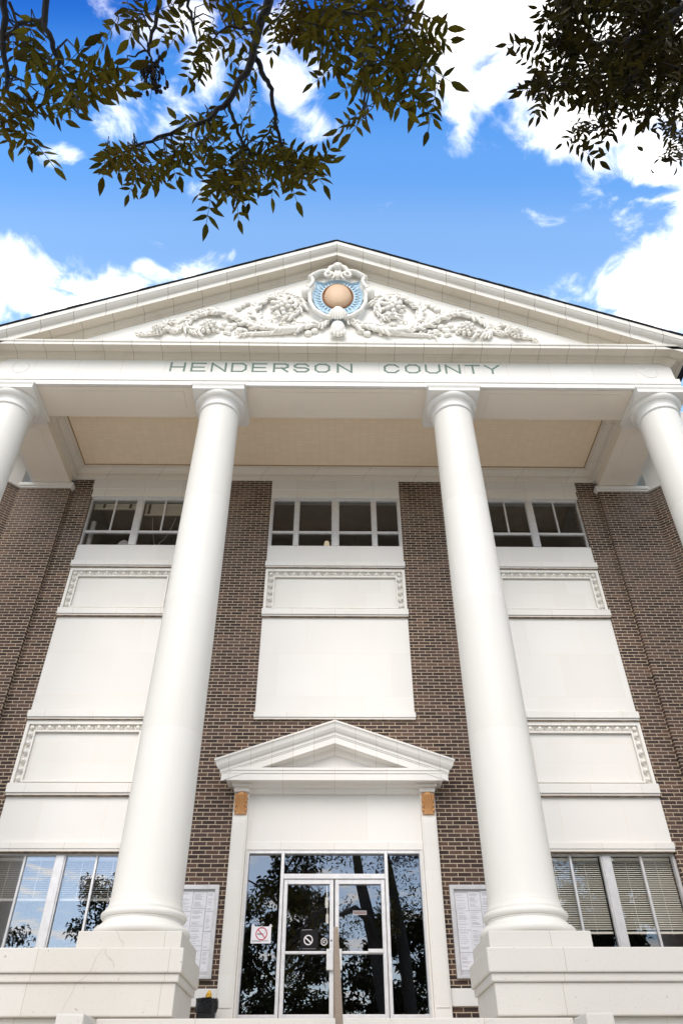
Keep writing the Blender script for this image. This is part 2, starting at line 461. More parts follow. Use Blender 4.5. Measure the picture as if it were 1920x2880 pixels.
# --- spandrels (panels with egg and dart frames)
def egg_frame(mb, x0, x1, z0, z1, w_=.19):
    """moulded frame with a cove band and eggs; outer edge x0..x1, z0..z1"""
    path = [(x0, z0), (x0, z1), (x1, z1), (x1, z0)]
    # cove section: (in, y)
    sec = [(0, .02), (.0, -.035), (.022, -.035), (.030, .042), (.150, .042), (.158, -.03), (w_, -.03), (w_, .02)]
    ring = []
    for i_, y in sec:
        ring.append([(x0 + i_, y, z0 + i_), (x1 - i_, y, z0 + i_), (x1 - i_, y, z1 - i_), (x0 + i_, y, z1 - i_)])
    vs = [p for r in ring for p in r]; fs = []
    for a in range(len(sec) - 1):
        for k in range(4): fs.append((a * 4 + k, a * 4 + (k + 1) % 4, (a + 1) * 4 + (k + 1) % 4, (a + 1) * 4 + k))
    mb.add(vs, fs)
    c = .09

    def run(p, q, horiz):
        L = (q - p); n = max(2, round(abs(L) / .2)); st = L / n
        for i in range(n):
            u = p + st * (i + .5)
            for (cx, cz, rx, rz, rd) in ((0, 0, .052, .046, .05),):
                pass
            yield u, st, i
    for zc, sg in ((z1 - c, 1), (z0 + c, -1)):
        for u, st, i in run(x0 + .14, x1 - .14, True):
            mb.ell((u, .015, zc), (.050, .06, .053), nu=12, nv=8)
            # shell round the egg
            pts = [(u + .073 * math.cos(a), -.005, zc + .03 * sg - .082 * math.sin(a) * sg) for a in [PI * k / 6 for k in range(7)]]
            mb.tube(pts, .008, 5)
            v = u + st * .5
            if i < round(abs(x1 - x0 - .28) / .2) - 1:
                mb.add([(v - .022, .03, zc + .05 * sg), (v + .022, .03, zc + .05 * sg), (v, -.035, zc + .035 * sg), (v, .03, zc - .055 * sg)],
                       [(0, 2, 1), (0, 3, 2), (1, 2, 3)] if sg > 0 else [(0, 1, 2), (0, 2, 3), (1, 3, 2)])
    for xc, sg in ((x0 + c, -1), (x1 - c, 1)):
        for u, st, i in run(z0 + .14, z1 - .14, False):
            mb.ell((xc, .015, u), (.053, .06, .050), nu=12, nv=8)
            pts = [(xc + .03 * sg - .082 * math.sin(a) * sg, -.005, u + .073 * math.cos(a)) for a in [PI * k / 6 for k in range(7)]]
            mb.tube(pts, .008, 5)
    for xx in (x0 + c, x1 - c):
        for zz in (z0 + c, z1 - c):
            mb.ell((xx, .0, zz), (.05, .035, .05), nu=8, nv=5)


def spandrel(x0, x1, zl0, zl1, zf0, zf1):
    """ledge (zl0..zl1), framed panel below (zf0..zf1)"""
    p = MB(); p.box(x0 + .22, x1 - .22, .035, .3, zf0 + .04, zf1 - .17); p.box(x0, x1, .09, .3, zf0 - .13, zl0 + .02) if False else None
    o = part(p, 'framed_panel', M['white_small'])
    f = MB(); egg_frame(f, x0 + .05, x1 - .05, zf0 - .13, zf1 - .005)
    f.box(x0, x0 + .05, -.012, .09, zf0 - .02, zf1); f.box(x1 - .05, x1, -.012, .09, zf0 - .02, zf1)
    f.box(x0, x1, -.012, .09, zf1, zl0 + .02)
    f.box(x0 + .05, x1 - .05, .041, .25, zf0 - .13, zf1 - .005)
    g = part(f, 'egg_and_dart_frame', M['ornament'], parent=H, smooth=50)
    g.parent = o; g.matrix_parent_inverse = Matrix.Identity(4)
    return o


def ledge(x0, x1, z0, z1, out=.065):
    w = MB(); w.box(x0 - .02, x1 + .02, -out, .3, z0 + .045, z1); w.box(x0 - .012, x1 + .012, -out * .55, .3, z0, z0 + .045)
    o = part(w, 'ledge', M['white_block'], bevel=.01)
    d = MB(); d.box(x0 - .016, x1 + .016, -out * .85, .1, z0 - .014, z0 - .001)  # thin brown strip painting in the shaded underside of the ledge
    q = d.build('ledge_shade_strip', M['ledge_shade']); q.parent = o
    return o


def panel(x0, x1, z0, z1, y=.012):
    w = MB(); w.box(x0, x1, y, .3, z0, z1); return part(w, 'plain_panel', M['white_panel'])


for x0, x1 in ((-BO, -BI), (-BAY, BAY), (BI, BO)):
    panel(x0, x1, 10.96, 11.48); ledge(x0, x1, 10.77, 10.96)
    spandrel(x0, x1, 10.77, 10.96, 9.57, 10.69); ledge(x0, x1, 9.36, 9.57)
    if x0 == -BAY:
        panel(x0, x1, 6.95, 9.36); ledge(x0, x1, 6.79, 6.95, .05)
    else:
        panel(x0, x1, 6.98, 9.36); ledge(x0, x1, 6.78, 6.98)
        spandrel(x0, x1, 6.78, 6.98, 5.42, 6.70); ledge(x0, x1, 5.18, 5.42)
        panel(x0, x1, 4.30, 5.18); ledge(x0, x1, 4.13, 4.30, .03)
    # lintel over the top window
    w = MB(); w.box(x0 - (.0 if x0 == -BAY else .02), x1 + (.0 if x0 == -BAY else .02), -.03, .3, 13.37, 13.70); w.box(x0 + .002, x1 - .002, .0, .3, 13.155, 13.37)
    w.box(x0 + .002, x1 - .002, -.03, .3, 13.10, 13.155)
    part(w, 'lintel', M['white_block'], bevel=.006)


# --- windows
def window(x0, x1, z0, z1, posts, thin, rail=None, thin_top=False, glass='glass_up', fr=.05, mat='alu', yg=.13):
    f = MB(); yf = yg - .055
    f.box(x0, x0 + fr, yf, yg + .06, z0, z1); f.box(x1 - fr, x1, yf, yg + .06, z0, z1)
    f.box(x0 + fr, x1 - fr, yf, yg + .06, z1 - fr * .8, z1); f.box(x0 + fr, x1 - fr, yf, yg + .06, z0, z0 + fr * 1.2)
    for a, b in posts:
        f.box(a, b, yf - .012, yg + .05, z0 + fr * 1.2, z1 - fr * .8)
        f.box(a - .025, a, yf + .008, yg + .04, z0 + fr * 1.2, z1 - fr * .8); f.box(b, b + .025, yf + .008, yg + .04, z0 + fr * 1.2, z1 - fr * .8)
    edges = [x0 + fr] + [e for a, b in posts for e in (a - .025, b + .025)] + [x1 - fr]
    if rail:
        for i in range(0, len(edges), 2): f.box(edges[i], edges[i + 1], yf + .015, yg + .035, rail[0], rail[1])
    for t in thin:
        f.box(t - .021, t + .021, yf + .02, yg + .03, (rail[1] if rail and thin_top else z0 + fr * 1.2), z1 - fr * .8)
    o = part(f, 'window', M[mat], bevel=.004)
    g = MB()
    for i in range(0, len(edges), 2): g.box(edges[i], edges[i + 1], yg, yg + .006, z0 + fr * 1.2, z1 - fr * .8)
    p = g.build('pane', M[glass]); p.parent = o
    return o, edges


def blind(o, x0, x1, ztop, zbot, y, tilt=-.5, pitch=.037):
    b = MB(); b.box(x0, x1, y - .02, y + .025, ztop - .05, ztop)
    z = ztop - .07; c, s = math.cos(tilt) * .024, math.sin(tilt) * .024
    while z > zbot + .05:
        b.add([(x0, y - c, z + s), (x1, y - c, z + s), (x1, y, z + .0025), (x0, y, z + .0025), (x0, y + c, z - s), (x1, y + c, z - s)], [(0, 1, 2, 3), (3, 2, 5, 4)])
        z -= pitch
    b.box(x0, x1, y - .02, y + .02, zbot, zbot + .035)
    n = max(2, int((x1 - x0) / .45))
    for i in range(n):
        u = x0 + (x1 - x0) * (i + .5) / n; b.box(u - .004, u + .004, y - .027, y - .024, zbot - .02, ztop - .05)
    q = b.build('blind', M['blind']); q.parent = o


def raised_blind(o, x0, x1, ztop, zbot, y, nclip):
    b = MB(); b.box(x0, x1, y - .025, y + .03, ztop - .05, ztop)
    z = ztop - .058
    while z > zbot + .03:
        b.box(x0 + .005, x1 - .005, y - .028, y + .02, z - .012, z); z -= .02
    b.box(x0, x1, y - .025, y + .02, zbot, zbot + .035)
    q = b.build('blind', M['blind']); q.parent = o
    for u in nclip:
        b = MB(); b.box(u - .03, u + .03, y - .05, y - .03, zbot + .03, ztop - .03)
        q = b.build('blind_clip', M['black']); q.parent = o


for s in (-1, 1):
    X0, X1 = (-BO, -BI) if s < 0 else (BI, BO)
    o, e = window(X0, X1, 11.48, 13.10, [(s * 5.2 - .075, s * 5.2 + .075)], [s * 5.2 - .66, s * 5.2 + .66], rail=(11.945, 12.02), thin_top=True)
    tag(o, 'upper window with dark panes behind the ' + ('western' if s < 0 else 'eastern') + ' side columns')
    if s < 0:
        raised_blind(o, e[0] + .01, e[1] - .01, 13.05, 12.86, .26, [-6.2, -5.5])
        raised_blind(o, e[2] + .01, e[3] - .01, 13.05, 12.66, .26, [-4.98])
    o, e = window(X0, X1, 2.30, 4.13, [(s * 5.2 - .075, s * 5.2 + .075)], [s * 5.2 - .68, s * 5.2 + .68], glass='glass_low' if s < 0 else 'glass_blind')
    for a in (0, 2):
        blind(o, e[a] + .01, e[a + 1] - .01, 4.08, 3.33 if s < 0 else 2.78, .24, tilt=-.38 if s < 0 else -.62)
o, e = window(-BAY + .03, BAY - .03, 11.48, 13.10, [(-1.066, -.97), (-.075, .075), (.97, 1.066)], [], rail=(11.955, 12.035))
w = separate('window_jamb', M['white']); w.box(-BAY, -BAY + .03, .02, .3, 11.48, 13.10); w.box(BAY - .03, BAY, .02, .3, 11.48, 13.10)

# --- rooms behind the glass
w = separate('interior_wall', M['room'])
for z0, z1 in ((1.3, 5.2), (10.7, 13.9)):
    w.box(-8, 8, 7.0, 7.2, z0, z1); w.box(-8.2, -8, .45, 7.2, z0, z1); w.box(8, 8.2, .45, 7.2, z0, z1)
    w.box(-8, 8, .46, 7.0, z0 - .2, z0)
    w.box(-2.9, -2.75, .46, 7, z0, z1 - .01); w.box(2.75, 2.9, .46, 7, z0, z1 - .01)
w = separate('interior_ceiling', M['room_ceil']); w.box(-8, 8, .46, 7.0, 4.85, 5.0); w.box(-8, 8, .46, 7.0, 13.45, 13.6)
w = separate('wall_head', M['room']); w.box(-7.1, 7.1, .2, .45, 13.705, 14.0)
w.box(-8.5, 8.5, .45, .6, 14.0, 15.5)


# --- columns
def column(cx, cy=-3.05):
    r0, r1, zb, zn = .512, .4496, 2.47, 12.90
    pr = [(r0 + .035, zb), (r0 + .012, zb + .05), (r0, zb + .16)]
    for i in range(1, 25):
        t = i / 24; r = r0 - (r0 - r1) * (t ** 1.55); pr.append((r, zb + .16 + (zn - zb - .16) * t))
    pr.append((r1, 12.96))
    sh = MB(); sh.lathe(cx, cy, pr, 64)
    col = part(sh, 'column', M['column'], smooth=35)
    b = MB()
    pr = [(.60, 2.095)]
    for i in range(11):
        a = -PI / 2 + PI * i / 10; pr.append((.605 + .075 * math.cos(a), 2.17 + .072 * math.sin(a)))
    pr += [(.605, 2.25), (.60, 2.262), (.572, 2.285), (.560, 2.31), (.572, 2.325), (.572, 2.335)]
    for i in range(9):
        a = -PI / 2 + PI * i / 8; pr.append((.558 + .05 * math.cos(a), 2.385 + .048 * math.sin(a)))
    pr += [(.558, 2.44), (.558, 2.47)]
    b.lathe(cx, cy, pr, 64)
    q = b.build('base', M['column'], smooth=40); q.parent = col
    b = MB(); b.box(cx - .694, cx + .694, cy - .694, cy + .694, 1.88, 2.098)
    q = b.build('plinth', M['concrete'], bevel=.012); q.parent = col
    c = MB()
    pr = [(.45, 12.86), (.452, 12.9)]
    for i in range(7):
        a = -PI / 2 + PI * i / 6; pr.append((.462 + .03 * math.cos(a), 12.935 + .03 * math.sin(a)))
    pr += [(.462, 12.97), (.452, 12.985), (.455, 13.06), (.47, 13.11), (.487, 13.125), (.487, 13.14)]
    for i in range(8):
        a = -PI / 2 + PI / 2 * i / 7; pr.append((.49 + .10 * math.cos(a), 13.26 + .115 * math.sin(a)))
    pr += [(.585, 13.285)]
    c.lathe(cx, cy, pr, 64)
    q = c.build('capital', M['white'], smooth=40); q.parent = col
    c = MB(); h = .5985
    c.box(cx - h, cx + h, cy - h, cy + h, 13.275, 13.372)
    sq = [(cx - h, cy - h), (cx + h, cy - h), (cx + h, cy + h), (cx - h, cy + h)]
    c.sweep(sq, [(-.3, 13.371), (.006, 13.371), (.008, 13.385), (.022, 13.405), (.03, 13.432), (.03, 13.452), (-.3, 13.452)], closed=True)
    q = c.build('abacus', M['white'], bevel=.004); q.parent = col
    return col


for cx in (-7.644, -2.747, 2.747, 7.644): column(cx)

# --- pedestals carrying the columns
for s in (-1, 1):
    w = MB()
    def bx(a, b, *r): w.box(min(s * a, s * b), max(s * a, s * b), *r)
    bx(1.985, 13, -3.86, -2.30, 1.60, 1.885)
    bx(2.015, 13, -3.825, -2.33, 1.50, 1.60)
    bx(2.05, 13, -3.79, -2.36, 1.135, 1.50)
    bx(2.10, 13, -3.70, -2.40, GZ - .2, 1.135)
    part(w, 'pedestal', M['concrete'], bevel=.016)

# --- steps, landing and cheek blocks
w = MB()
w.box(-2.84, 2.84, -4.35, .3, LZ - .5, LZ)
w.box(-1.985, 1.985, -.70, .3, LZ, 1.25); w.box(-1.985, 1.985, -.36, .3, 1.25, 1.445)
for i in range(1, 20):
    z = LZ - .1355 * i; w.box(-2.84, 2.84, -4.35 - .375 * i, -4.35 - .375 * (i - 1), GZ - .2, z)
part(w, 'steps', M['concrete'], bevel=.012)
for s in (-1, 1):
    w = MB(); w.box(min(s * 2.84, s * 3.16), max(s * 2.84, s * 3.16), -4.9, -4.36, GZ - .2, 1.055)
    for i in range(1, 5):
        z = 1.055 - .62 * i; w.box(min(s * 2.84, s * 3.16), max(s * 2.84, s * 3.16), -4.9 - 1.7 * i, -4.9 - 1.7 * (i - 1), GZ - .2, z)
    part(w, 'cheek_wall', M['concrete'], bevel=.02)

# --- entablature
XE = 8.115; YF = -3.57
path = [(-XE, .4), (-XE, YF), (XE, YF), (XE, .4)]
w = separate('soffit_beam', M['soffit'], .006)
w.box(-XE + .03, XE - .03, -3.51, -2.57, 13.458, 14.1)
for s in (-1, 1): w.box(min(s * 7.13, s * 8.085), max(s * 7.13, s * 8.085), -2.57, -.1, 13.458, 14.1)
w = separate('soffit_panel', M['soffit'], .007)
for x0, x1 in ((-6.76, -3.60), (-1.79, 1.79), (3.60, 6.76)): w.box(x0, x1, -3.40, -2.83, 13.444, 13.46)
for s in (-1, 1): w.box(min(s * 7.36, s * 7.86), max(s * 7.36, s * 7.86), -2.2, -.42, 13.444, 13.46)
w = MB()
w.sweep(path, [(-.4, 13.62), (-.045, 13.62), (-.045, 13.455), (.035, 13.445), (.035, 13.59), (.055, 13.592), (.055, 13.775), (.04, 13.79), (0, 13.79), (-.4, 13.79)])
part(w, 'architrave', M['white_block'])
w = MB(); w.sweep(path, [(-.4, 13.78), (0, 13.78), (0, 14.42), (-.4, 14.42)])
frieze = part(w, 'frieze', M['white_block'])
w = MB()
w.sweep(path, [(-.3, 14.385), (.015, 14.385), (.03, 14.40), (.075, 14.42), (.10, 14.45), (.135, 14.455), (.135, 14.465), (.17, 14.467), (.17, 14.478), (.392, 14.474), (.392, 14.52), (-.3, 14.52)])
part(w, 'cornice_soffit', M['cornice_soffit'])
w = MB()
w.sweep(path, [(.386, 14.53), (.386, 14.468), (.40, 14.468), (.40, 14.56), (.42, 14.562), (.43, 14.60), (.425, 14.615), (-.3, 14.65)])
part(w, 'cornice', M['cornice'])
SL = .5; ZR0 = 18.52
w = MB(); w.prism([(-6.9, 14.6), (6.9, 14.6), (7.4, 14.8), (0, 18.45), (-7.4, 14.8)], YF, YF + .3)
tymp = part(w, 'tympanum', M['tympanum'])
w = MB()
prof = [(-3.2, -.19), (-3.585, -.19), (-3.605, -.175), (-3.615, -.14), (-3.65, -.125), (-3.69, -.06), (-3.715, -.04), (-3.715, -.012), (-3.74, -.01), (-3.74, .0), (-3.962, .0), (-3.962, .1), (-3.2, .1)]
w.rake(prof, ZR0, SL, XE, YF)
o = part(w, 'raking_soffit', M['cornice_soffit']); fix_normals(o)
w = MB()
prof = [(-3.3, -.004), (-3.3, .11), (-3.3, .46), (-4.125, .43), (-4.125, .275), (-4.11, .268), (-4.09, .235), (-4.06, .205), (-4.02, .19), (-3.985, .185), (-3.985, .168), (-3.97, .165), (-3.97, -.004), (-3.955, -.004), (-3.955, .11)]
prof = [(-3.958, .11), (-3.958, -.006)] + prof[12:13] + prof[11:3:-1] + [(-4.125, .43), (-3.2, .46)]
w.rake(prof, ZR0, SL, XE, YF)
o = part(w, 'raking_cornice', stone_mat('raking cornice blocks', (.78, .75, .70), joint=(.72, 200.0), mode='x', offset=0, stain=.4, jcol=.62, jw=.006, tint=(.50, .43, .34))); fix_normals(o)
w = MB()
w.rake([(-4.15, .462), (-4.15, .485), (7.0, .51), (7.0, .48)], ZR0, SL, 8.75)
xs = -8.7
while xs < 8.7:
    wd = random.uniform(.2, .4); e_ = random.uniform(0, .012)
    za = ZR0 + .462 - SL * abs(xs); zb = ZR0 + .462 - SL * abs(xs + wd)
    if xs < 0 < xs + wd: xs += wd; continue
    w.add([(xs, -4.155 - e_, za), (xs + wd, -4.155 - e_, zb), (xs + wd, -4.155 - e_, zb + .012 + e_ * .4), (xs, -4.155 - e_, za + .012 + e_ * .4), (xs, -3.6, za), (xs + wd, -3.6, zb), (xs + wd, -3.6, zb + .014), (xs, -3.6, za + .014)],
          [(0, 1, 2, 3), (3, 2, 6, 7), (4, 0, 3, 7), (1, 5, 6, 2), (0, 4, 5, 1)])
    xs += wd
o = part(w, 'roof', M['shingle']); fix_normals(o)

# --- portico ceiling
w = MB(); w.box(-7.13, 7.13, -2.57, .2, 14.0, 14.1)
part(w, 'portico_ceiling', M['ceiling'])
w = MB()
rect = [(-7.13, .0), (7.13, .0), (7.13, -2.57), (-7.13, -2.57)]
w.sweep(rect, [(-.05, 13.705), (.02, 13.705), (.035, 13.72), (.06, 13.77), (.075, 13.775), (.075, 13.80), (.10, 13.805), (.10, 13.85), (.12, 13.86), (.18, 13.885), (.235, 13.93), (.25, 13.96), (.25, 13.975), (.30, 13.978), (.30, 13.998), (-.05, 13.998)], closed=True)
o = part(w, 'ceiling_moulding', stone_mat('ceiling moulding paint', (.76, .69, .59), joint=(1.4, 400.0), stain=.3, jcol=.5)); fix_normals(o)
w = MB(); w.sweep([(-6.83, -.3), (6.83, -.3), (6.83, -2.27), (-6.83, -2.27)], [(0, 13.985), (.012, 13.98), (.024, 13.985), (.03, 14.0), (0, 14.0)], closed=True)
o = part(w, 'ceiling_bead', plain('brown bead', (.40, .26, .13), .6)); fix_normals(o)

# --- the lettering
LW, LH = .38, .343


def letters(word, x, z0, step):
    S = {'H': [[(0, 0), (0, 1)], [(1, 0), (1, 1)], [(0, .5), (1, .5)]], 'E': [[(1, 0), (0, 0), (0, 1), (1, 1)], [(0, .5), (.9, .5)]],
         'N': [[(0, 0), (0, 1), (1, 0), (1, 1)]], 'D': [[(0, 0), (0, 1), (.75, 1), (1, .75), (1, .25), (.75, 0), (0, 0)]],
         'R': [[(0, 0), (0, 1), (.8, 1), (1, .85), (1, .6), (.8, .46), (0, .46)], [(.55, .46), (1, 0)]],
         'S': [[(1, .75), (.8, 1), (.2, 1), (0, .8), (0, .65), (.2, .52), (.8, .5), (1, .35), (1, .2), (.8, 0), (.2, 0), (0, .25)]],
         'O': [[(.25, 0), (0, .25), (0, .75), (.25, 1), (.75, 1), (1, .75), (1, .25), (.75, 0), (.25, 0)]],
         'C': [[(1, .72), (.75, 1), (.25, 1), (0, .75), (0, .25), (.25, 0), (.75, 0), (1, .28)]],
         'U': [[(0, 1), (0, .25), (.25, 0), (.75, 0), (1, .25), (1, 1)]], 'T': [[(0, 1), (1, 1)], [(.5, 1), (.5, 0)]],
         'Y': [[(0, 1), (.5, .5), (1, 1)], [(.5, .5), (.5, 0)]]}
    hw = .027
    for ch, px in zip(word, x):
        mb = MB(); n = 0
        for st in S[ch]:
            pts = [Vector((px + a * LW * .86 + .02, z0 + hw + b * (LH - 2 * hw))) for a, b in st]
            for i in range(len(pts) - 1):
                p, q = pts[i], pts[i + 1]; d = (q - p).normalized(); nn = Vector((-d.y, d.x)) * hw
                p2 = p - d * hw * .75; q2 = q + d * hw * .75; y0 = YF + .001; y1 = YF - .012 - .0006 * n; n += 1
                vs = [(p2.x + nn.x, y0, p2.y + nn.y), (q2.x + nn.x, y0, q2.y + nn.y), (q2.x, y1, q2.y), (p2.x, y1, p2.y), (p2.x - nn.x, y0, p2.y - nn.y), (q2.x - nn.x, y0, q2.y - nn.y)]
                mb.add(vs, [(0, 1, 2, 3), (3, 2, 5, 4), (0, 3, 4), (1, 5, 2)])
        o = mb.build('letter', M['letter']); fix_normals(o); o.parent = frieze


px = lambda v: (-4.02 + (v - 35) * .005412) * .994
letters('HENDERSON', [px(v) for v in (35, 128, 218, 308, 400, 495, 587, 680, 780)], 13.965, 0)
letters('COUNTY', [px(v) for v in (990, 1085, 1175, 1265, 1355, 1442)], 13.965, 0)
# faint cast roundels on the frieze ends
for s in (-1, 1):
    w = MB(); pts = [(s * 7.55 + .2 * math.cos(a), YF, 14.08 + .2 * math.sin(a)) for a in [2 * PI * k / 32 for k in range(33)]]
    w.tube(pts, .009, 6); q = w.build('roundel', M['white'], smooth=60); q.parent = frieze

# --- cartouche
CXX, CZ = .03, 16.93; YT = YF


def oval(a, b, n=48, ph=0): return [(a * math.cos(ph + 2 * PI * k / n), b * math.sin(ph + 2 * PI * k / n)) for k in range(n)]


w = MB()   # blue shield, dished rim
shield = [(-.60, .62), (-.36, .55), (-.2, .66), (0, .70), (.2, .66), (.36, .55), (.60, .62), (.58, .35), (.66, .1), (.66, -.15), (.58, -.5), (.42, -.74), (.2, -.86), (0, -.9), (-.2, -.86), (-.42, -.74), (-.58, -.5), (-.66, -.15), (-.66, .1), (-.58, .35)]
inner = []
for x, z in shield:
    a = math.atan2(z / .56, x / .41); inner.append((.41 * math.cos(a), .56 * math.sin(a)))
n = len(shield)
vs = [(CXX + x, YT - .19, CZ + z) for x, z in shield] + [(CXX + x * .8 + u * .2, YT - .13, CZ + z * .8 + v * .2) for (x, z), (u, v) in zip(shield, inner)] + [(CXX + u, YT - .12, CZ + v) for u, v in inner] + [(CXX + x, YT, CZ + z) for x, z in shield]
fs = []
for k in range(n):
    k2 = (k + 1) % n
    fs += [(k, k2, n + k2, n + k), (n + k, n + k2, 2 * n + k2, 2 * n + k), (k2, k, 3 * n + k, 3 * n + k2)]
w.add(vs, fs)
cart = part(w, 'cartouche', M['blue'], smooth=40); fix_normals(cart)
w = MB()
for k in range(34):    # radiating flutes
    a = 2 * PI * k / 34
    if abs(math.sin(a)) > .93: continue
    p = [(CXX + .46 * math.cos(a), YT - .133, CZ + .62 * math.sin(a)), (CXX + .56 * math.cos(a), YT - .16, CZ + .74 * math.sin(a)), (CXX + .62 * math.cos(a), YT - .185, CZ + .79 * math.sin(a))]
    if abs(p[2][2] - CZ) > .62: p = p[:2]
    w = MB(); w.tube(p, [.012, .013, .007][:len(p)], 5); q = w.build('flute', M['blue_dark']); q.parent = cart
w = MB()   # domed orb
vs = [(CXX, YT - .30, CZ)]; rings = 8
for j in range(1, rings + 1):
    t = j / rings
    for k in range(40):
        a = 2 * PI * k / 40; vs.append((CXX + .37 * t * math.cos(a), YT - .12 - .19 * math.sqrt(max(0, 1 - t * t)), CZ + .51 * t * math.sin(a)))
fs = [(0, 1 + (k + 1) % 40, 1 + k) for k in range(40)]
for j in range(rings - 1):
    for k in range(40): fs.append((1 + j * 40 + k, 1 + j * 40 + (k + 1) % 40, 1 + (j + 1) * 40 + (k + 1) % 40, 1 + (j + 1) * 40 + k))
w.add(vs, fs); q = w.build('orb', M['orb'], smooth=60); fix_normals(q); q.parent = cart
w = MB()
for k in range(46):
    a = 2 * PI * k / 46; w.ell((CXX + .395 * math.cos(a), YT - .145, CZ + .54 * math.sin(a)), (.027, .027, .033), nu=8, nv=5)
q = w.build('bead_ring', M['bead'], smooth=60); q.parent = cart


def spiral(cx, cz, r0, r1, a0, turns, n=26, y0=-.10, y1=-.2):
    o = []
    for i in range(n + 1):
        t = i / n; a = a0 + turns * 2 * PI * t; r = r0 + (r1 - r0) * t
        o.append((cx + r * math.cos(a), YT + y0 + (y1 - y0) * t, cz + r * 1.25 * math.sin(a)))
    return o


w = MB()     # white strapwork round the shield
for s in (-1, 1):
    arc = [(CXX + s * x, YT - y, CZ + z) for x, z, y in ((.14, -1.0, .17), (.36, -.93, .18), (.60, -.68, .19), (.72, -.35, .2), (.74, -.02, .21), (.76, .12, .22))]
    w.tube(arc, [.07, .065, .06, .055, .055, .05], 8)
    # side scrolls
    w.tube(spiral(CXX + s * .83, CZ + .12, .02, .15, 0 if s < 0 else PI, -1.4 * s, 22, -.27, -.13), [.035 + .012 * (i / 22) for i in range(23)], 7)
    rot = Matrix.Rotation(PI / 2, 3, 'X')
    w.ell((CXX + s * .83, YT - .13, CZ + .10), (.15, .2, .18), None, 14, 8)
    w.tube([(CXX + s * .80, YT - .2, CZ + .28), (CXX + s * .70, YT - .18, CZ + .50), (CXX + s * .66, YT - .16, CZ + .70), (CXX + s * .72, YT - .15, CZ + .86)], [.07, .055, .05, .06], 8)
    # leafy shoulders
    for i in range(9):
        t = i / 8; x = .74 - .50 * t; z = .86 + .28 * t + .10 * math.sin(PI * t)
        w.ell((CXX + s * x, YT - .15, CZ + z), (.085, .09, .07), Matrix.Rotation(s * (.6 + .5 * math.sin(i * 2.3)), 3, 'Y'), 8, 5)
    # crown volutes
    w.tube(spiral(CXX + s * .24, CZ + .86, .02, .17, PI / 2, 1.35 * s, 24, -.30, -.18), [.028 + .02 * (i / 24) for i in range(25)], 7)
    w.tube([(CXX + s * .30, YT - .19, CZ + 1.02), (CXX + s * .2, YT - .2, CZ + 1.24), (CXX + s * .05, YT - .2, CZ + 1.32)], [.06, .075, .08], 8)
    w.tube([(CXX + s * .16, YT - .25, CZ + .66), (CXX + s * .08, YT - .27, CZ + .74), (CXX + s * .05, YT - .25, CZ + .98)], [.03, .035, .05], 7)
    w.ell((CXX + s * .16, YT - .2, CZ - .92), (.10, .10, .09), None, 10, 6)
w.ell((CXX, YT - .2, CZ + 1.30), (.15, .13, .14), None, 12, 8)
w.ell((CXX, YT - .27, CZ + .80), (.09, .08, .16), None, 10, 7)
# shell and pendant at the foot
for k in range(7):
    a = -PI / 2 + (k - 3) * .26
    w.tube([(CXX + .05 * math.cos(a), YT - .26, CZ - .66), (CXX + .20 * math.cos(a) * 1.1, YT - .30, CZ - .84 + .1 * math.sin(a)), (CXX + .26 * math.cos(a), YT - .22, CZ - .86 + .26 * math.sin(a))], [.025, .05, .03], 6)
w.ell((CXX, YT - .12, CZ - 1.38), (.19, .13, .30), None, 12, 8)
for k in range(5):
    w.ell((CXX + (k - 2) * .085, YT - .14, CZ - 1.62 + .03 * abs(k - 2)), (.05, .06, .11), None, 8, 5)
q = w.build('strapwork', M['ornament'], smooth=70); q.parent = cart

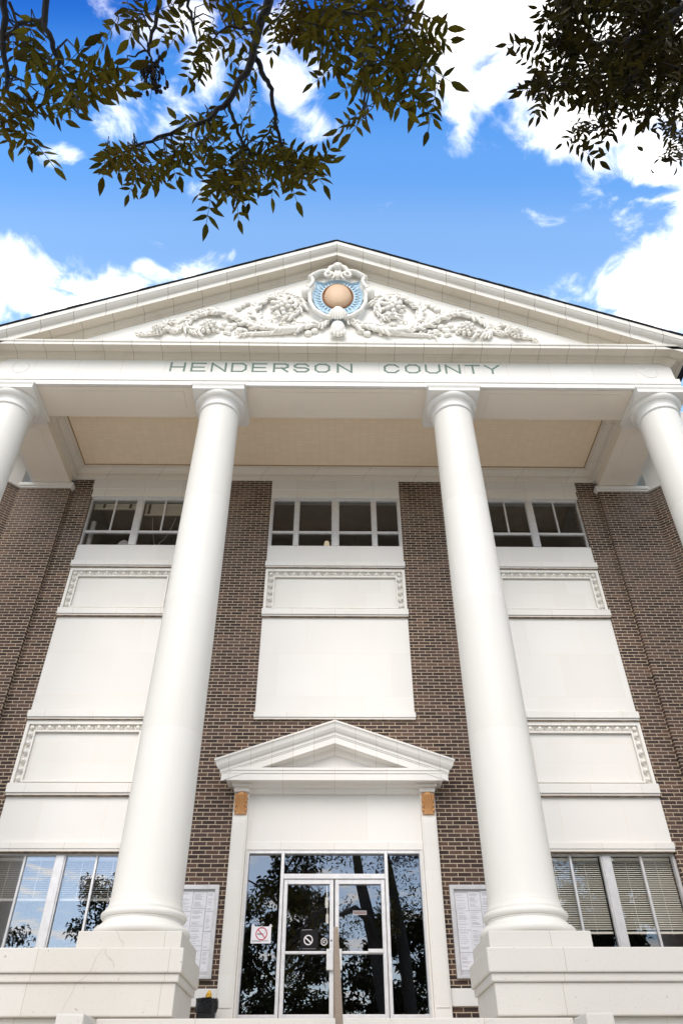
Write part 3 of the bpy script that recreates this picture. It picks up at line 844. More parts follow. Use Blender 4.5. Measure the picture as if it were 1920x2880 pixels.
# --- acanthus scrolls either side
for s in (-1, 1):
    w = MB(); R_ = random.Random(11)
    T = lambda pts: [(CXX + s * x * .955, YT - y * .62, z) for x, z, y in pts]

    def vine(pts, rad):
        # smooth the control points
        P = [Vector(p) for p in T(pts)]; out = []; rr = []
        for i in range(len(P) - 1):
            p0 = P[max(i - 1, 0)]; p1 = P[i]; p2 = P[i + 1]; p3 = P[min(i + 2, len(P) - 1)]
            for k in range(5):
                t = k / 5
                out.append(.5 * ((2 * p1) + (p2 - p0) * t + (2 * p0 - 5 * p1 + 4 * p2 - p3) * t * t + (3 * p1 - p0 - 3 * p2 + p3) * t ** 3)); rr.append(rad[i] + (rad[i + 1] - rad[i]) * t)
        out.append(P[-1]); rr.append(rad[-1]); w.tube(out, rr, 8); return out

    def leafy(path, every=2, size=.10):
        for i in range(1, len(path) - 1, every):
            t = (path[i + 1] - path[i - 1]).normalized()
            for sd in (-1, 1):
                if R_.random() < .35: continue
                nrm = Vector((-t.z, 0, t.x)) * sd; L = size * R_.uniform(.7, 1.5)
                d = (nrm * .8 + t * R_.uniform(.2, .9)).normalized()
                c = path[i] + d * L * .75; b = path[i]
                w.tube([b + Vector((0, -.03, 0)), c + Vector((0, -.06, 0)), c + d * L * .6 + t * L * .5 + Vector((0, -.01, 0)), c + d * L * .7 + t * L * 1.0 + Vector((0, -.05, 0))], [L * .28, L * .40, L * .28, L * .06], 6)

    def rosette(cx, cz, r):
        c = Vector(T([(cx, cz, .13)])[0])
        for ring, (rr, nn, yy) in enumerate(((r, 9, -.02), (r * .66, 7, -.07), (r * .3, 5, -.12))):
            for k in range(nn):
                a = 2 * PI * (k + .3 * ring) / nn
                w.ell(c + Vector((rr * math.cos(a), yy + R_.uniform(-.03, .02), rr * 1.25 * math.sin(a))), (r * .34, .06, r * .26), Matrix.Rotation(-a, 3, 'Y') @ Matrix.Rotation(R_.uniform(-.7, .7), 3, 'X'), 8, 5)
        w.ell(c + Vector((0, -.15, 0)), (r * .2, .06, r * .22), None, 8, 5)
    a = vine([(.22, 16.02, .10), (.5, 15.75, .12), (.85, 15.68, .14), (1.25, 15.52, .15), (1.75, 15.55, .15), (2.05, 15.80, .15), (2.25, 16.2, .15), (2.15, 16.6, .15), (1.85, 16.9, .14), (1.5, 17.0, .13), (1.15, 16.85, .12), (1.02, 16.5, .11), (1.2, 16.15, .11), (1.6, 16.10, .1)],
             [.03, .05, .075, .10, .09, .08, .065, .065, .06, .055, .055, .05, .045, .025])
    leafy(a, 1, .10)
    rosette(1.5, 16.55, .27)
    b_ = vine([(1.9, 15.55, .13), (2.35, 15.75, .14), (2.75, 16.05, .14), (3.15, 16.25, .14), (3.5, 16.22, .13), (3.85, 16.02, .12), (4.05, 15.75, .11), (3.95, 15.5, .1), (3.6, 15.42, .09)],
              [.07, .075, .07, .065, .06, .055, .05, .04, .025])
    leafy(b_, 1, .095)
    rosette(3.42, 15.62, .19)
    c_ = vine([(3.9, 15.9, .10), (4.1, 15.6, .11), (4.3, 15.45, .1), (4.5, 15.55, .1), (4.55, 15.75, .08), (4.35, 15.85, .06)], [.04, .045, .045, .04, .035, .02])
    leafy(c_, 2, .07)
    rosette(4.72, 15.45, .13)
    d_ = vine([(4.6, 15.42, .08), (4.95, 15.34, .07), (5.2, 15.3, .05)], [.05, .05, .02]); leafy(d_, 2, .07)
    e_ = vine([(1.3, 15.5, .08), (1.9, 15.42, .08), (2.45, 15.4, .05), (2.6, 15.32, .05)], [.07, .06, .05, .02]); leafy(e_, 2, .06)
    # husks, berries
    for x, z in ((2.62, 16.62), (2.72, 16.5), (2.5, 16.72), (.62, 15.55), (.78, 15.45), (2.75, 15.75), (2.9, 15.6), (3.0, 15.82), (2.6, 15.55)):
        w.ell(T([(x, z, .06)])[0], (.11, .07, .10), Matrix.Rotation(R_.uniform(0, 3), 3, 'Y'), 8, 5)
    for _ in range(46):
        x = R_.uniform(.9, 3.9); z = 15.42 + R_.random() * max(.2, (4.4 - x) * .28)
        w.ell(T([(x, z, .05)])[0], (R_.uniform(.05, .10), .05, R_.uniform(.04, .07)), Matrix.Rotation(R_.uniform(0, 3), 3, 'Y') @ Matrix.Rotation(R_.uniform(-.6, .6), 3, 'X'), 7, 5)
    q = part(w, 'acanthus_scroll', M['ornament'], smooth=70)

# --- entrance surround and door pediment
surround = empty('door_surround', (0, 0, 0)); surround.parent = H; surround.matrix_parent_inverse = Matrix.Translation((0, 0, -GZ))
for s in (-1, 1):
    w = MB()
    def bx(a, b, *r): w.box(min(s * a, s * b), max(s * a, s * b), *r)
    bx(1.69, 1.985, -.12, .2, 1.25, 4.765)          # pilaster
    bx(1.72, 1.955, -.135, -.12, 1.62, 4.70)         # its raised face
    bx(1.69, 1.985, -.12, .2, 4.765, 5.25)
    bx(1.685, 1.99, -.20, .2, 5.20, 5.285)
    bx(1.62, 2.03, -.26, .2, 5.285, 5.345)
    bx(1.655, 1.69, -.03, .2, 1.445, 4.165)           # reveal
    q = w.build('pilaster', M['white_small'], bevel=.008); q.parent = surround
w = MB(); w.box(-1.69, 1.69, .0, .2, 4.30, 5.22); q = part(w, 'plain_panel', M['white_panel'])
w = MB(); w.box(-1.69, 1.69, -.035, .2, 4.155, 4.30); part(w, 'door_lintel', M['white_block'], bevel=.006)
w = MB()
hp = [(-1.775, .2), (-1.775, -.06), (1.775, -.06), (1.775, .2)]
w.sweep(hp, [(-.2, 5.205), (.01, 5.205), (.03, 5.22), (.05, 5.255), (.07, 5.26), (.07, 5.29), (.12, 5.30), (.16, 5.335), (.17, 5.35), (.36, 5.345), (.36, 5.475), (.375, 5.478), (.375, 5.53), (.39, 5.535), (.39, 5.585), (-.2, 5.60)])
part(w, 'door_cornice', M['white_block'])
w = MB(); w.prism([(-2.0, 5.58), (2.0, 5.58), (0, 6.3)], -.10, .1); part(w, 'door_tympanum', M['white_panel'])
w = MB()
DS = .345
dz0 = 6.10
prof = [(.1, -.12), (-.115, -.12), (-.13, -.10), (-.17, -.07), (-.19, -.02), (-.20, 0), (-.43, 0), (-.43, .135), (-.443, .137), (-.443, .16), (-.457, .165), (-.462, .215), (-.475, .225), (-.50, .25), (-.53, .30), (-.545, .36), (-.56, .395), (-.575, .40), (-.575, .438), (.1, .47)]
w.rake(prof, dz0, DS, 1.87, -.06)
o = part(w, 'door_pediment', stone_mat('door pediment blocks', WHITE, joint=(.42, 200.0), mode='x', offset=0, stain=.2, jcol=.85, jw=.004)); fix_normals(o)
for s in (-1, 1):     # acanthus consoles in bare terracotta
    w = MB(); x0 = s * 1.835; R_ = random.Random(3)
    hw = .118
    prof = [(-.125, 4.775), (-.16, 4.785), (-.165, 4.86), (-.185, 4.95), (-.225, 5.05), (-.265, 5.12), (-.26, 5.17), (-.22, 5.20), (-.12, 5.205)]
    k = len(prof); vs = []
    for xx, sc_ in ((-hw, .55), (-hw * .6, .92), (0, 1.0), (hw * .6, .92), (hw, .55)):
        for y, z in prof: vs.append((x0 + xx, -.12 + (y + .12) * sc_, z - max(0, z - 4.95) * (.0, .12, .42)[0 if xx == 0 else 1 if abs(xx) < hw * .9 else 2]))
    fs = []
    for i in range(4):
        for a in range(k - 1): fs.append((i * k + a, (i + 1) * k + a, (i + 1) * k + a + 1, i * k + a + 1))
    w.add(vs, fs)
    for i in range(5):
        xx = (i - 2) * .045
        w.tube([(x0 + xx * .3, -.155, 4.80), (x0 + xx * .6, -.175, 4.92), (x0 + xx, -.225, 5.04), (x0 + xx * 1.25, -.262, 5.13), (x0 + xx * 1.3, -.235, 5.06)], [.010, .014, .018, .022, .010], 6)
    for sd in (-1, 1):
        for i in range(4):
            z = 4.86 + i * .085
            w.ell((x0 + sd * .105, -.16 - .02 * i, z), (.024, .03, .045), Matrix.Rotation(sd * .5, 3, 'Y'), 8, 5)
    q = w.build('console', M['terracotta'], smooth=50); fix_normals(q); q.parent = surround

# --- glazed entrance
w = MB(); yg = .06
z0, z1 = 1.445, 4.155
for a, b in ((-1.655, -1.615), (-1.005, -.945), (.945, 1.005), (1.615, 1.655)): w.box(a, b, -.02, .12, z0, z1)
w.box(-1.615, -1.005, -.018, .118, 4.095, z1); w.box(1.005, 1.615, -.018, .118, 4.095, z1); w.box(-.945, .945, -.018, .118, 4.095, z1)
w.box(-1.615, -1.005, -.018, .118, z0, 1.54); w.box(1.005, 1.615, -.018, .118, z0, 1.54)
w.box(-.945, .945, -.022, .122, 3.65, 3.735)
fr = part(w, 'entrance_frame', M['alu'], bevel=.004)
w = MB(); w.box(-1.615, -1.005, yg, yg + .006, 1.54, 4.095); w.box(1.005, 1.615, yg, yg + .006, 1.54, 4.095); w.box(-.945, .945, yg, yg + .006, 3.735, 4.095)
q = w.build('pane', M['glass_door']); q.parent = fr
w = MB()
for x in (-.085, .055): w.lathe(x, .16, [(.036, 3.74), (.036, 3.87)], 14)
q = w.build('door_closer', plain('cream enamel', (.8, .76, .62), .4)); q.parent = fr
for s in (-1, 1):
    w = MB()
    def bx(a, b, *r): w.box(min(s * a, s * b), max(s * a, s * b), *r)
    bx(.012, .085, .0, .10, 1.455, 3.645); bx(.865, .935, .0, .10, 1.455, 3.645)
    bx(.085, .865, .002, .098, 3.565, 3.645); bx(.085, .865, .002, .098, 1.455, 1.545)
    bx(.085, .865, .004, .09, 2.435, 2.475)
    d = part(w, 'door', M['alu'], bevel=.004)
    w = MB(); bx(.085, .865, yg, yg + .006, 1.545, 2.435); bx(.085, .865, yg, yg + .006, 2.475, 3.565)
    q = w.build('pane', M['glass_door']); q.parent = d
    w = MB(); bx(.03, .135, -.045, .0, 2.18, 2.50); bx(.018, .135, -.06, -.045, 2.18, 2.50)
    q = w.build('push_plate', M['alu'], bevel=.005); q.parent = d
    if s > 0:
        w = MB(); w.box(.60, .865, -.03, .004, 2.445, 2.505); q = w.build('push_bar_end', M['alu'], bevel=.004); q.parent = d
    else:
        w = MB(); w.ell((-.05, .0, 2.64), (.018, .012, .018), None, 10, 6); q = w.build('lock', M['greyplate']); q.parent = d

# corridor lights glimpsed through the doors
for i, (x, y, z) in enumerate(((-.16, 4.75, 4.2), (-.15, 6.5, 4.2))):
    w = MB(); w.box(x - .035, x + .035, y - .15, y + .15, z, z + .16); w.box(x - .008, x + .008, y - .01, y + .01, z + .16, 4.86)
    o = w.build('ceiling_light', M['tube'])
    tag(o, ('lit pendant light hanging in the hall nearest the glass doors', 'lit pendant light hanging farther back in the hall')[i], 'ceiling light', 'hall ceiling lights')

# ------------------------------------------------------------------ things on and around the entrance
def thing(mb, name, mat, label, cat, base, group=None, **kw):
    o = mb.build(name, mat, None, **kw)
    b = Vector(base)
    for v in o.data.vertices: v.co -= b
    o.location = b
    return tag(o, label, cat, group)


def child(mb, name, mat, parent, **kw):
    o = mb.build(name, mat, None, **kw)
    for v in o.data.vertices: v.co -= parent.location
    o.parent = parent
    return o


for s in (-1, 1):
    xa, xb = (-2.80, -2.115) if s < 0 else (2.125, 2.81)
    xa0 = -3.35 if s < 0 else xa; xb0 = xb if s < 0 else 3.35
    w = MB(); t = .075
    w.box(xa0, xb0, -.075, -.002, 2.05, 2.05 + t * .7); w.box(xa0, xb0, -.075, -.002, 3.535 - t, 3.535)
    w.box(xa0, xa0 + t, -.075, -.002, 2.05 + t * .7, 3.535 - t); w.box(xb0 - t, xb0, -.075, -.002, 2.05 + t * .7, 3.535 - t)
    nb = thing(w, 'notice_board', M['alu'], 'aluminium framed notice board full of white papers, ' + ('above the rubbish bin' if s < 0 else 'on the side without the rubbish bin'), 'notice board', (0.5 * (xa0 + xb0), 0, 2.05), 'notice boards beside the entrance', bevel=.005)
    w = MB(); w.box(xa0 + t, xb0 - t, -.03, -.003, 2.05 + t * .7, 3.535 - t); child(w, 'backing', M['backing'], nb)
    R_ = random.Random(5 + s); x = xa0 + t + .02; cols = []
    while x < xb0 - t - .12:
        wd = R_.uniform(.20, .235); z = 3.535 - t - R_.uniform(.02, .07)
        while z > 2.28:
            h = R_.uniform(.24, .34); z_ = max(z - h, 2.13)
            y = -.033 - R_.uniform(0, .004); xx = x + R_.uniform(-.006, .006); xe = min(xx + wd, xb0 - t - .005)
            p = MB(); p.add([(xx, y, z_), (xe, y, z_), (xe, y, z), (xx, y, z), (xx, y + .002, z_), (xe, y + .002, z_), (xe, y + .002, z), (xx, y + .002, z)], [(0, 1, 2, 3), (4, 7, 6, 5), (0, 4, 5, 1), (1, 5, 6, 2), (2, 6, 7, 3), (3, 7, 4, 0)])
            lz = z - .025; p.cur = 1
            while lz > z_ + .02:
                if R_.random() < .82:
                    le = xx + .02 + (xe - xx - .04) * R_.uniform(.5, 1)
                    p.add([(xx + .02, y - .0012, lz - .0045), (le, y - .0012, lz - .0045), (le, y - .0012, lz + .0005), (xx + .02, y - .0012, lz + .0005)], [(0, 1, 2, 3)])
                lz -= R_.choice((.012, .014, .014, .03))
            child(p, 'paper', [M['paper'], M['ink']], nb)
            z = z_ - R_.uniform(.004, .018)
        x += wd + R_.uniform(.004, .02)

# no smoking sheet on the left sidelight
def ring(mb, cx, cz, r, t, y, n=28):
    vs = []; fs = []
    for k in range(n):
        a = 2 * PI * k / n
        for rr in (r, r - t): vs += [(cx + rr * math.cos(a), y, cz + rr * math.sin(a))]
    for k in range(n):
        k2 = (k + 1) % n; fs.append((2 * k, 2 * k2, 2 * k2 + 1, 2 * k + 1))
    mb.add(vs, fs)


def strip(mb, p, q, wd, y):
    p, q = Vector(p), Vector(q); d = (q - p).normalized(); nn = Vector((-d.y, d.x)) * wd * .5
    a = [p + nn, p - nn, q - nn, q + nn]; mb.add([(v.x, y, v.y) for v in a], [(0, 1, 2, 3)])


ys = .052
w = MB(); w.box(-1.488, -1.131, ys, ys + .006, 2.605, 2.872)
sg = thing(w, 'no_smoking_sign', M['paper'], 'white paper sign with a red barred cigarette taped to the sidelight glass', 'sign', (-1.31, ys, 2.605))
w = MB(); ring(w, -1.302, 2.757, .105, .017, ys - .004); strip(w, (-1.37, 2.825), (-1.234, 2.69), .016, ys - .0045); child(w, 'prohibition_ring', M['red'], sg)
w = MB(); strip(w, (-1.375, 2.752), (-1.275, 2.752), .014, ys - .003); child(w, 'cigarette', M['black'], sg)
w = MB(); pts = [(-1.262 + .012 * math.sin(i * 1.3) + .006 * i, ys - .003, 2.762 + .009 * i) for i in range(7)]; w.tube(pts, .003, 4); child(w, 'smoke_line', M['ink'], sg)
w = MB(); strip(w, (-1.465, 2.645), (-1.17, 2.645), .012, ys - .003); strip(w, (-1.465, 2.632), (-1.30, 2.632), .005, ys - .003); child(w, 'print', M['ink'], sg)
for xx, r_ in ((-1.455, .5), (-1.145, -.5)):
    w = MB(); c_, s_ = math.cos(r_) * .04, math.sin(r_) * .04
    w.add([(xx - .035, ys - .001, 2.872), (xx + .035, ys - .001, 2.872), (xx + .01, ys - .001, 2.908), (xx - .01, ys - .001, 2.908), (xx - .035, ys + .003, 2.872), (xx + .035, ys + .003, 2.872), (xx + .01, ys + .003, 2.908), (xx - .01, ys + .003, 2.908)], [(0, 1, 2, 3), (7, 6, 5, 4), (0, 4, 5, 1), (1, 5, 6, 2), (2, 6, 7, 3), (3, 7, 4, 0)])
    child(w, 'tape', M['clear'], sg)
w = MB(); w.box(-.60, -.29, ys, ys + .005, 2.485, 2.83)
sg = thing(w, 'door_notice', M['black'], 'black notice with a pale barred circle stuck low on the left door glass', 'sign', (-.44, ys, 2.485))
w = MB(); ring(w, -.462, 2.657, .082, .019, ys - .003); strip(w, (-.52, 2.70), (-.41, 2.61), .022, ys - .0035); child(w, 'barred_circle', M['clear'], sg)
w = MB(); strip(w, (-.58, 2.815), (-.40, 2.82), .012, ys - .002); strip(w, (-.57, 2.52), (-.33, 2.52), .008, ys - .002); child(w, 'print', M['greyplate'], sg)
w = MB(); ring(w, -.180, 2.63, .062, .007, ys - .001); ring(w, -.180, 2.63, .044, .004, ys - .001)
for k in range(16):
    a = 2 * PI * k / 16; strip(w, (-.18 + .046 * math.cos(a), 2.63 + .046 * math.sin(a)), (-.18 + .054 * math.cos(a), 2.63 + .054 * math.sin(a)), .008, ys - .001)
strip(w, (-.205, 2.64), (-.155, 2.645), .012, ys - .001); strip(w, (-.20, 2.62), (-.165, 2.615), .012, ys - .001)
thing(w, 'round_sticker', M['clear'], 'small round whitish seal sticker on the glass beside the door lock', 'sticker', (-.18, ys, 2.57))
w = MB(); w.box(.342, .588, ys, ys + .005, 3.062, 3.127)
sg = thing(w, 'door_plate', M['greyplate'], 'small grey No Smoking plate on the right door glass', 'sign', (.465, ys, 3.062))
w = MB()
for a in ((.342, .588, 3.122, 3.127), (.342, .588, 3.062, 3.067), (.342, .347, 3.067, 3.122), (.583, .588, 3.067, 3.122)): w.box(a[0], a[1], ys - .003, ys, a[2], a[3])
child(w, 'plate_edge', M['clear'], sg)
cu = bpy.data.curves.new('lettering', 'FONT'); cu.body = 'No Smoking'; cu.size = .046; cu.align_x = 'CENTER'; cu.align_y = 'CENTER'; cu.extrude = .001
to = bpy.data.objects.new('lettering_curve', cu); COL.objects.link(to)
dg = bpy.context.evaluated_depsgraph_get(); me = bpy.data.meshes.new_from_object(to.evaluated_get(dg)); bpy.data.objects.remove(to)
me.transform(Matrix.Translation((0, ys - .003 - sg.location.y, 3.094 - sg.location.z)) @ Matrix.Rotation(PI / 2, 4, 'X'))
lo = bpy.data.objects.new('lettering', me); COL.objects.link(lo); lo.parent = sg; me.materials.append(plain('dark red print', (.42, .20, .19), .6))

# rubbish bin
bc = Vector((-2.085, -.46, LZ))
w = MB()
def sqr(h, z, cr=.05, n=5):
    o = []
    for qx, qy, a0 in ((1, 1, 0), (-1, 1, PI / 2), (-1, -1, PI), (1, -1, 1.5 * PI)):
        for i in range(n):
            a = a0 + PI / 2 * i / (n - 1); o.append((bc.x + qx * (h - cr) + cr * math.cos(a), bc.y + qy * (h * .8 - cr) + cr * math.sin(a), z))
    return o
def loft(mb, loops):
    n = len(loops[0]); vs = [v for l in loops for v in l]; fs = []
    for j in range(len(loops) - 1):
        for k in range(n): fs.append((j * n + k, j * n + (k + 1) % n, (j + 1) * n + (k + 1) % n, (j + 1) * n + k))
    fs.append(tuple(range(n - 1, -1, -1))); mb.add(vs, fs)
loft(w, [sqr(.125, LZ + .004), sqr(.15, LZ + .5), sqr(.155, LZ + .58), sqr(.14, LZ + .58), sqr(.12, LZ + .1)])
bn = thing(w, 'rubbish_bin', M['bin'], 'small black rubbish bin lined with a black bag, beside the door pilaster', 'bin', bc, smooth=40)
w = MB(); R_ = random.Random(2); loops = []
for h, z, j in ((.150, .50, .010), (.166, .46, .012), (.170, .53, .012), (.172, .60, .014), (.168, .645, .014), (.150, .655, .010), (.125, .62, .01), (.10, .50, .01)):
    loops.append([(x + R_.uniform(-j, j), y + R_.uniform(-j, j), zz + R_.uniform(-j, j) * 1.3) for x, y, zz in sqr(h, LZ + z, .085, 9)])
loft(w, loops); child(w, 'bin_bag', M['bag'], bn, smooth=50)
w = MB(); c0 = bc + Vector((.01, -.02, .635)); vs = []
for j, (r, z) in enumerate(((.03, -.06), (.05, .0), (.056, .045), (.05, .085), (.034, .12), (.008, .14))):
    for k in range(9):
        a = 2 * PI * k / 9; q = r * R_.uniform(.5, 1.25); vs.append(c0 + Vector((q * math.cos(a) + .01 * j * .3, q * math.sin(a), z + R_.uniform(-.008, .008))))
w.add(vs, [(j * 9 + k, j * 9 + (k + 1) % 9, (j + 1) * 9 + (k + 1) % 9, (j + 1) * 9 + k) for j in range(5) for k in range(9)])
thing(w, 'food_wrapper', M['yellow'], 'crumpled yellow wrapper poking out of the black rubbish bin', 'wrapper', c0)

# handrail
w = MB()
def bar(mb, pts, hw, hh):
    """flat rectangular bar through points in the y-z plane"""
    vs = []; n = len(pts)
    for y, z in pts:
        vs += [(-hw, y, z - hh), (hw, y, z - hh), (hw, y, z + hh), (-hw, y, z + hh)]
    fs = [(3, 2, 1, 0), tuple((n - 1) * 4 + k for k in range(4))]
    for i in range(n - 1):
        for k in range(4): fs.append((i * 4 + k, i * 4 + (k + 1) % 4, (i + 1) * 4 + (k + 1) % 4, (i + 1) * 4 + k))
    mb.add(vs, fs)
RS = .1355 / .375
bar(w, [(-4.02, 2.0), (-4.38, 2.0)] + [(-4.38 - d, 2.0 - d * RS) for d in (2, 4, 6, 7.2)] + [(-12.0, 2.0 - 7.2 * RS)], .030, .022)
hr = thing(w, 'handrail', M['bronze'], 'bronze coloured centre handrail running down the entrance steps', 'handrail', (0, -4.1, LZ), bevel=.006)
fix_normals(hr)
for y, zt, zb in ((-4.07, 1.98, LZ), (-8.0, 1.98 - 3.62 * RS, LZ - .1355 * 10), (-11.75, 1.98 - 7.2 * RS, GZ)):
    w = MB(); w.box(-.027, .017, y - .022, y + .022, zb, zt); child(w, 'post', M['bronze'], hr, bevel=.004)

# things seen through the upper windows
w = MB(); w.lathe(-6.40, .32, [(.062, 11.50), (.062, 12.47), (.05, 12.47)], 20)
thing(w, 'paper_roll', M['paper'], 'white paper roll standing in the corner of an upper window', 'paper roll', (-6.40, .32, 11.50), smooth=50)
w = MB(); w.ell((-5.50, .36, 11.66), (.17, .10, .24), None, 14, 9); w.box(-5.72, -5.36, .26, .46, 11.50, 11.56)
thing(w, 'cushion', M['paper'], 'pale rounded cushion lying on the sill of an upper window', 'cushion', (-5.50, .36, 11.50), smooth=60)
w = MB(); pts = [(-4.88 + .62 * t, .34, 12.65 - 1.05 * math.sin(PI * min(1, t * 1.02)) ** .8 * (1 if t < .5 else .78)) for t in [i / 14 for i in range(15)]]
w.tube(pts, .009, 6)
thing(w, 'hanging_cable', M['clear'], 'thin pale cable hanging in a loop behind an upper window', 'cable', pts[0], smooth=60)
w = MB(); w.lathe(-.225, .75, [(.085, 12.02), (.06, 12.18)], 20)
lp = thing(w, 'table_lamp', M['lamp'], 'small lit lamp glowing behind the centre upper window', 'lamp', (-.225, .75, 11.6), smooth=50)
w = MB(); w.lathe(-.225, .75, [(.07, 11.55), (.07, 11.58), (.015, 11.62), (.015, 12.03)], 14); child(w, 'lamp_base', M['bronze'], lp, smooth=40)
w = MB(); w.box(-.5, .1, .6, .95, 10.7, 11.55)
thing(w, 'side_table', M['room'], 'low dark table under the small lit lamp', 'table', (-.2, .75, 10.7))


# ------------------------------------------------------------------ trees
class Leaves(MB):
    def leaflet(s, b, d, nrm, L, W, droop=.15, fold=.25):
        d = d.normalized(); sd = d.cross(nrm)
        if sd.length < 1e-4: sd = d.orthogonal()
        sd.normalize(); n = sd.cross(d).normalized()
        def P(t, u): return b + d * (L * t) + sd * (W * u) + n * (abs(u) * W * fold - droop * L * t * t) 
        vs = [P(0, 0), P(.18, .34), P(.18, -.34), P(.42, .5), P(.42, 0), P(.42, -.5), P(.72, .32), P(.72, 0), P(.72, -.32), P(1, 0)]
        s.add(vs, [(0, 4, 3, 1), (0, 2, 5, 4), (4, 7, 6, 3), (4, 5, 8, 7), (7, 9, 6), (7, 8, 9)])

    def compound(s, b, d, nrm, size, R, pairs=4):
        """pinnate leaf: rachis with pairs of leaflets and one at the tip"""
        d = d.normalized(); n = (nrm - d * nrm.dot(d)).normalized(); sd = d.cross(n).normalized()
        L = size * (pairs * .46 + .5); pts = []; cv = R.uniform(-.16, .16)
        for i in range(pairs + 2):
            t = i / (pairs + 1); pts.append(b + d * L * t - n * (.16 * L * t * t * s.bend) + sd * (cv * L * t * t))
        s.tube(pts, [.0026 * size / .09 * 1.2, *[.0018 * size / .09] * (pairs + 1)], 3, cap=False)
        for i in range(1, pairs + 1):
            p = pts[i]
            for q in (-1, 1):
                if R.random() < .07: continue
                ang = R.uniform(.85, 1.35)
                dd = d * math.cos(ang) + sd * q * math.sin(ang) + n * R.uniform(-.35, .25)
                nn = n + sd * R.uniform(-.5, .5) + d * R.uniform(-.3, .3)
                l = size * R.uniform(.72, 1.08) * (.8 if i == 1 else 1)
                s.leaflet(p, dd, nn, l, l * R.uniform(.30, .38), R.uniform(-.05, .35), R.uniform(.1, .45))
        l = size * R.uniform(.9, 1.2); s.leaflet(pts[-1], d, n + sd * R.uniform(-.3, .3), l, l * .37, R.uniform(0, .3))
    bend = .5


def view_dirs(p):
    tocam = (CAM - p).normalized(); return tocam


RIGHT = cam_rot @ Vector((1, 0, 0)); UPV = cam_rot @ Vector((0, 1, 0))


def scatter(lv, tw, R, clusters, skel, dens):
    """compound leaves filling a bough; each hangs from a fine twig that runs back to the nearest limb"""
    for (cx, cy, rx, ry, cnt, dep, size, dirx, diry) in clusters:
        for _ in range(max(1, round(cnt * dens))):
            while True:
                a, b = R.uniform(-1, 1), R.uniform(-1, 1)
                if a * a + b * b <= 1: break
            rim = R.random() < .22
            if rim:
                th = R.uniform(0, 2 * PI); a, b = math.cos(th) * R.uniform(.95, 1.2), math.sin(th) * R.uniform(.95, 1.2)
            dp = dep + R.gauss(0, .22); p = at(cx + a * rx, cy + b * ry, dp)
            ang = R.gauss(0, .75); ca, sa = math.cos(ang), math.sin(ang)
            ux, uy = dirx * ca - diry * sa, dirx * sa + diry * ca
            if rim: ux, uy = ux * .6 + a, uy * .6 + b
            d = RIGHT * ux - UPV * uy + view_dirs(p) * R.uniform(-.25, .3)
            nrm = view_dirs(p) + Vector((R.gauss(0, .42), R.gauss(0, .42), R.gauss(0, .3)))
            p = p - d.normalized() * size * 1.25
            lv.compound(p, d, nrm, size * R.uniform(.9, 1.25), R, R.choice((3, 4, 4, 5, 5)))
            near = min(skel, key=lambda q: (q - p).length)
            if (near - p).length < .55 and R.random() < .85:
                mid = (near + p) * .5 + Vector((R.uniform(-.05, .05), R.uniform(-.05, .05), R.uniform(-.02, .06)))
                tw.tube([near, mid, p], [.006, .0045, .003], 4, cap=False)


def polyline(tw, pts, rads, skel, n=8):
    P = [at(*p) for p in pts]; out = []; rr = []
    for i in range(len(P) - 1):
        for k in range(4):
            t = k / 4; q = P[i].lerp(P[i + 1], t)
            if 0 < k: q = q + Vector((random.uniform(-1, 1), random.uniform(-1, 1), random.uniform(-1, 1))) * .012
            out.append(q); rr.append(rads[i] + (rads[i + 1] - rads[i]) * t)
    out.append(P[-1]); rr.append(rads[-1]); tw.tube(out, rr, n); skel.extend(out); return out


R = random.Random(21)
T1 = empty('ash_tree', (2.6, -20.6, GZ))
tag(T1, 'large tree standing before the entrance, its long leaflets hanging into the sky on the left', 'tree')
lv = Leaves(); tw = MB(); skel = []
dB = 4.6
A1 = polyline(tw, [(10, -60, 3.9), (14, 40, 3.9), (16, 210, 3.9)], [.022, .018, .012], skel)
A2 = polyline(tw, [(114, -60, 3.8), (103, 50, 3.8), (122, 110, 3.8), (140, 170, 3.85), (165, 215, 3.9), (180, 262, 3.9)], [.018, .016, .013, .011, .009, .005], skel)
polyline(tw, [(103, 38, 3.8), (60, 50, 3.85), (0, 85, 3.9)], [.010, .012, .014], skel)
polyline(tw, [(22, 5, 3.85), (45, 80, 3.85), (62, 120, 3.85)], [.009, .006, .004], skel)
polyline(tw, [(128, 150, 3.85), (105, 225, 3.9), (70, 265, 3.9)], [.012, .010, .005], skel)
B1 = polyline(tw, [(372, -40, 4.5), (362, 20, 4.5), (345, 100, 4.5), (342, 118, 4.5), (348, 140, 4.5)], [.016, .013, .010, .008, .005], skel)
polyline(tw, [(342, 110, 4.5), (318, 122, 4.5), (297, 128, 4.5), (299, 142, 4.5)], [.008, .006, .004, .003], skel)
C1 = polyline(tw, [(625, -60, 4.9), (618, 0, 4.9), (590, 85, 4.9), (575, 145, 4.85), (525, 232, 4.8), (475, 278, 4.75), (410, 298, 4.7), (350, 325, 4.65), (280, 350, 4.6), (232, 362, 4.6)], [.035, .032, .028, .024, .020, .016, .013, .010, .006, .003], skel)
C2 = polyline(tw, [(582, 118, 4.9), (600, 165, 4.9), (625, 205, 4.9), (632, 280, 4.9), (650, 340, 4.9), (655, 365, 4.9)], [.020, .018, .015, .013, .009, .006], skel)
polyline(tw, [(526, 240, 4.8), (545, 290, 4.8), (557, 345, 4.8), (553, 385, 4.8)], [.013, .011, .009, .005], skel)
polyline(tw, [(480, 278, 4.75), (478, 310, 4.75), (472, 345, 4.75)], [.008, .007, .004], skel)
polyline(tw, [(632, 285, 4.9), (612, 310, 4.9), (560, 335, 4.85)], [.009, .007, .004], skel)
polyline(tw, [(618, 312, 4.9), (640, 350, 4.9), (652, 365, 4.9)], [.007, .005, .003], skel)
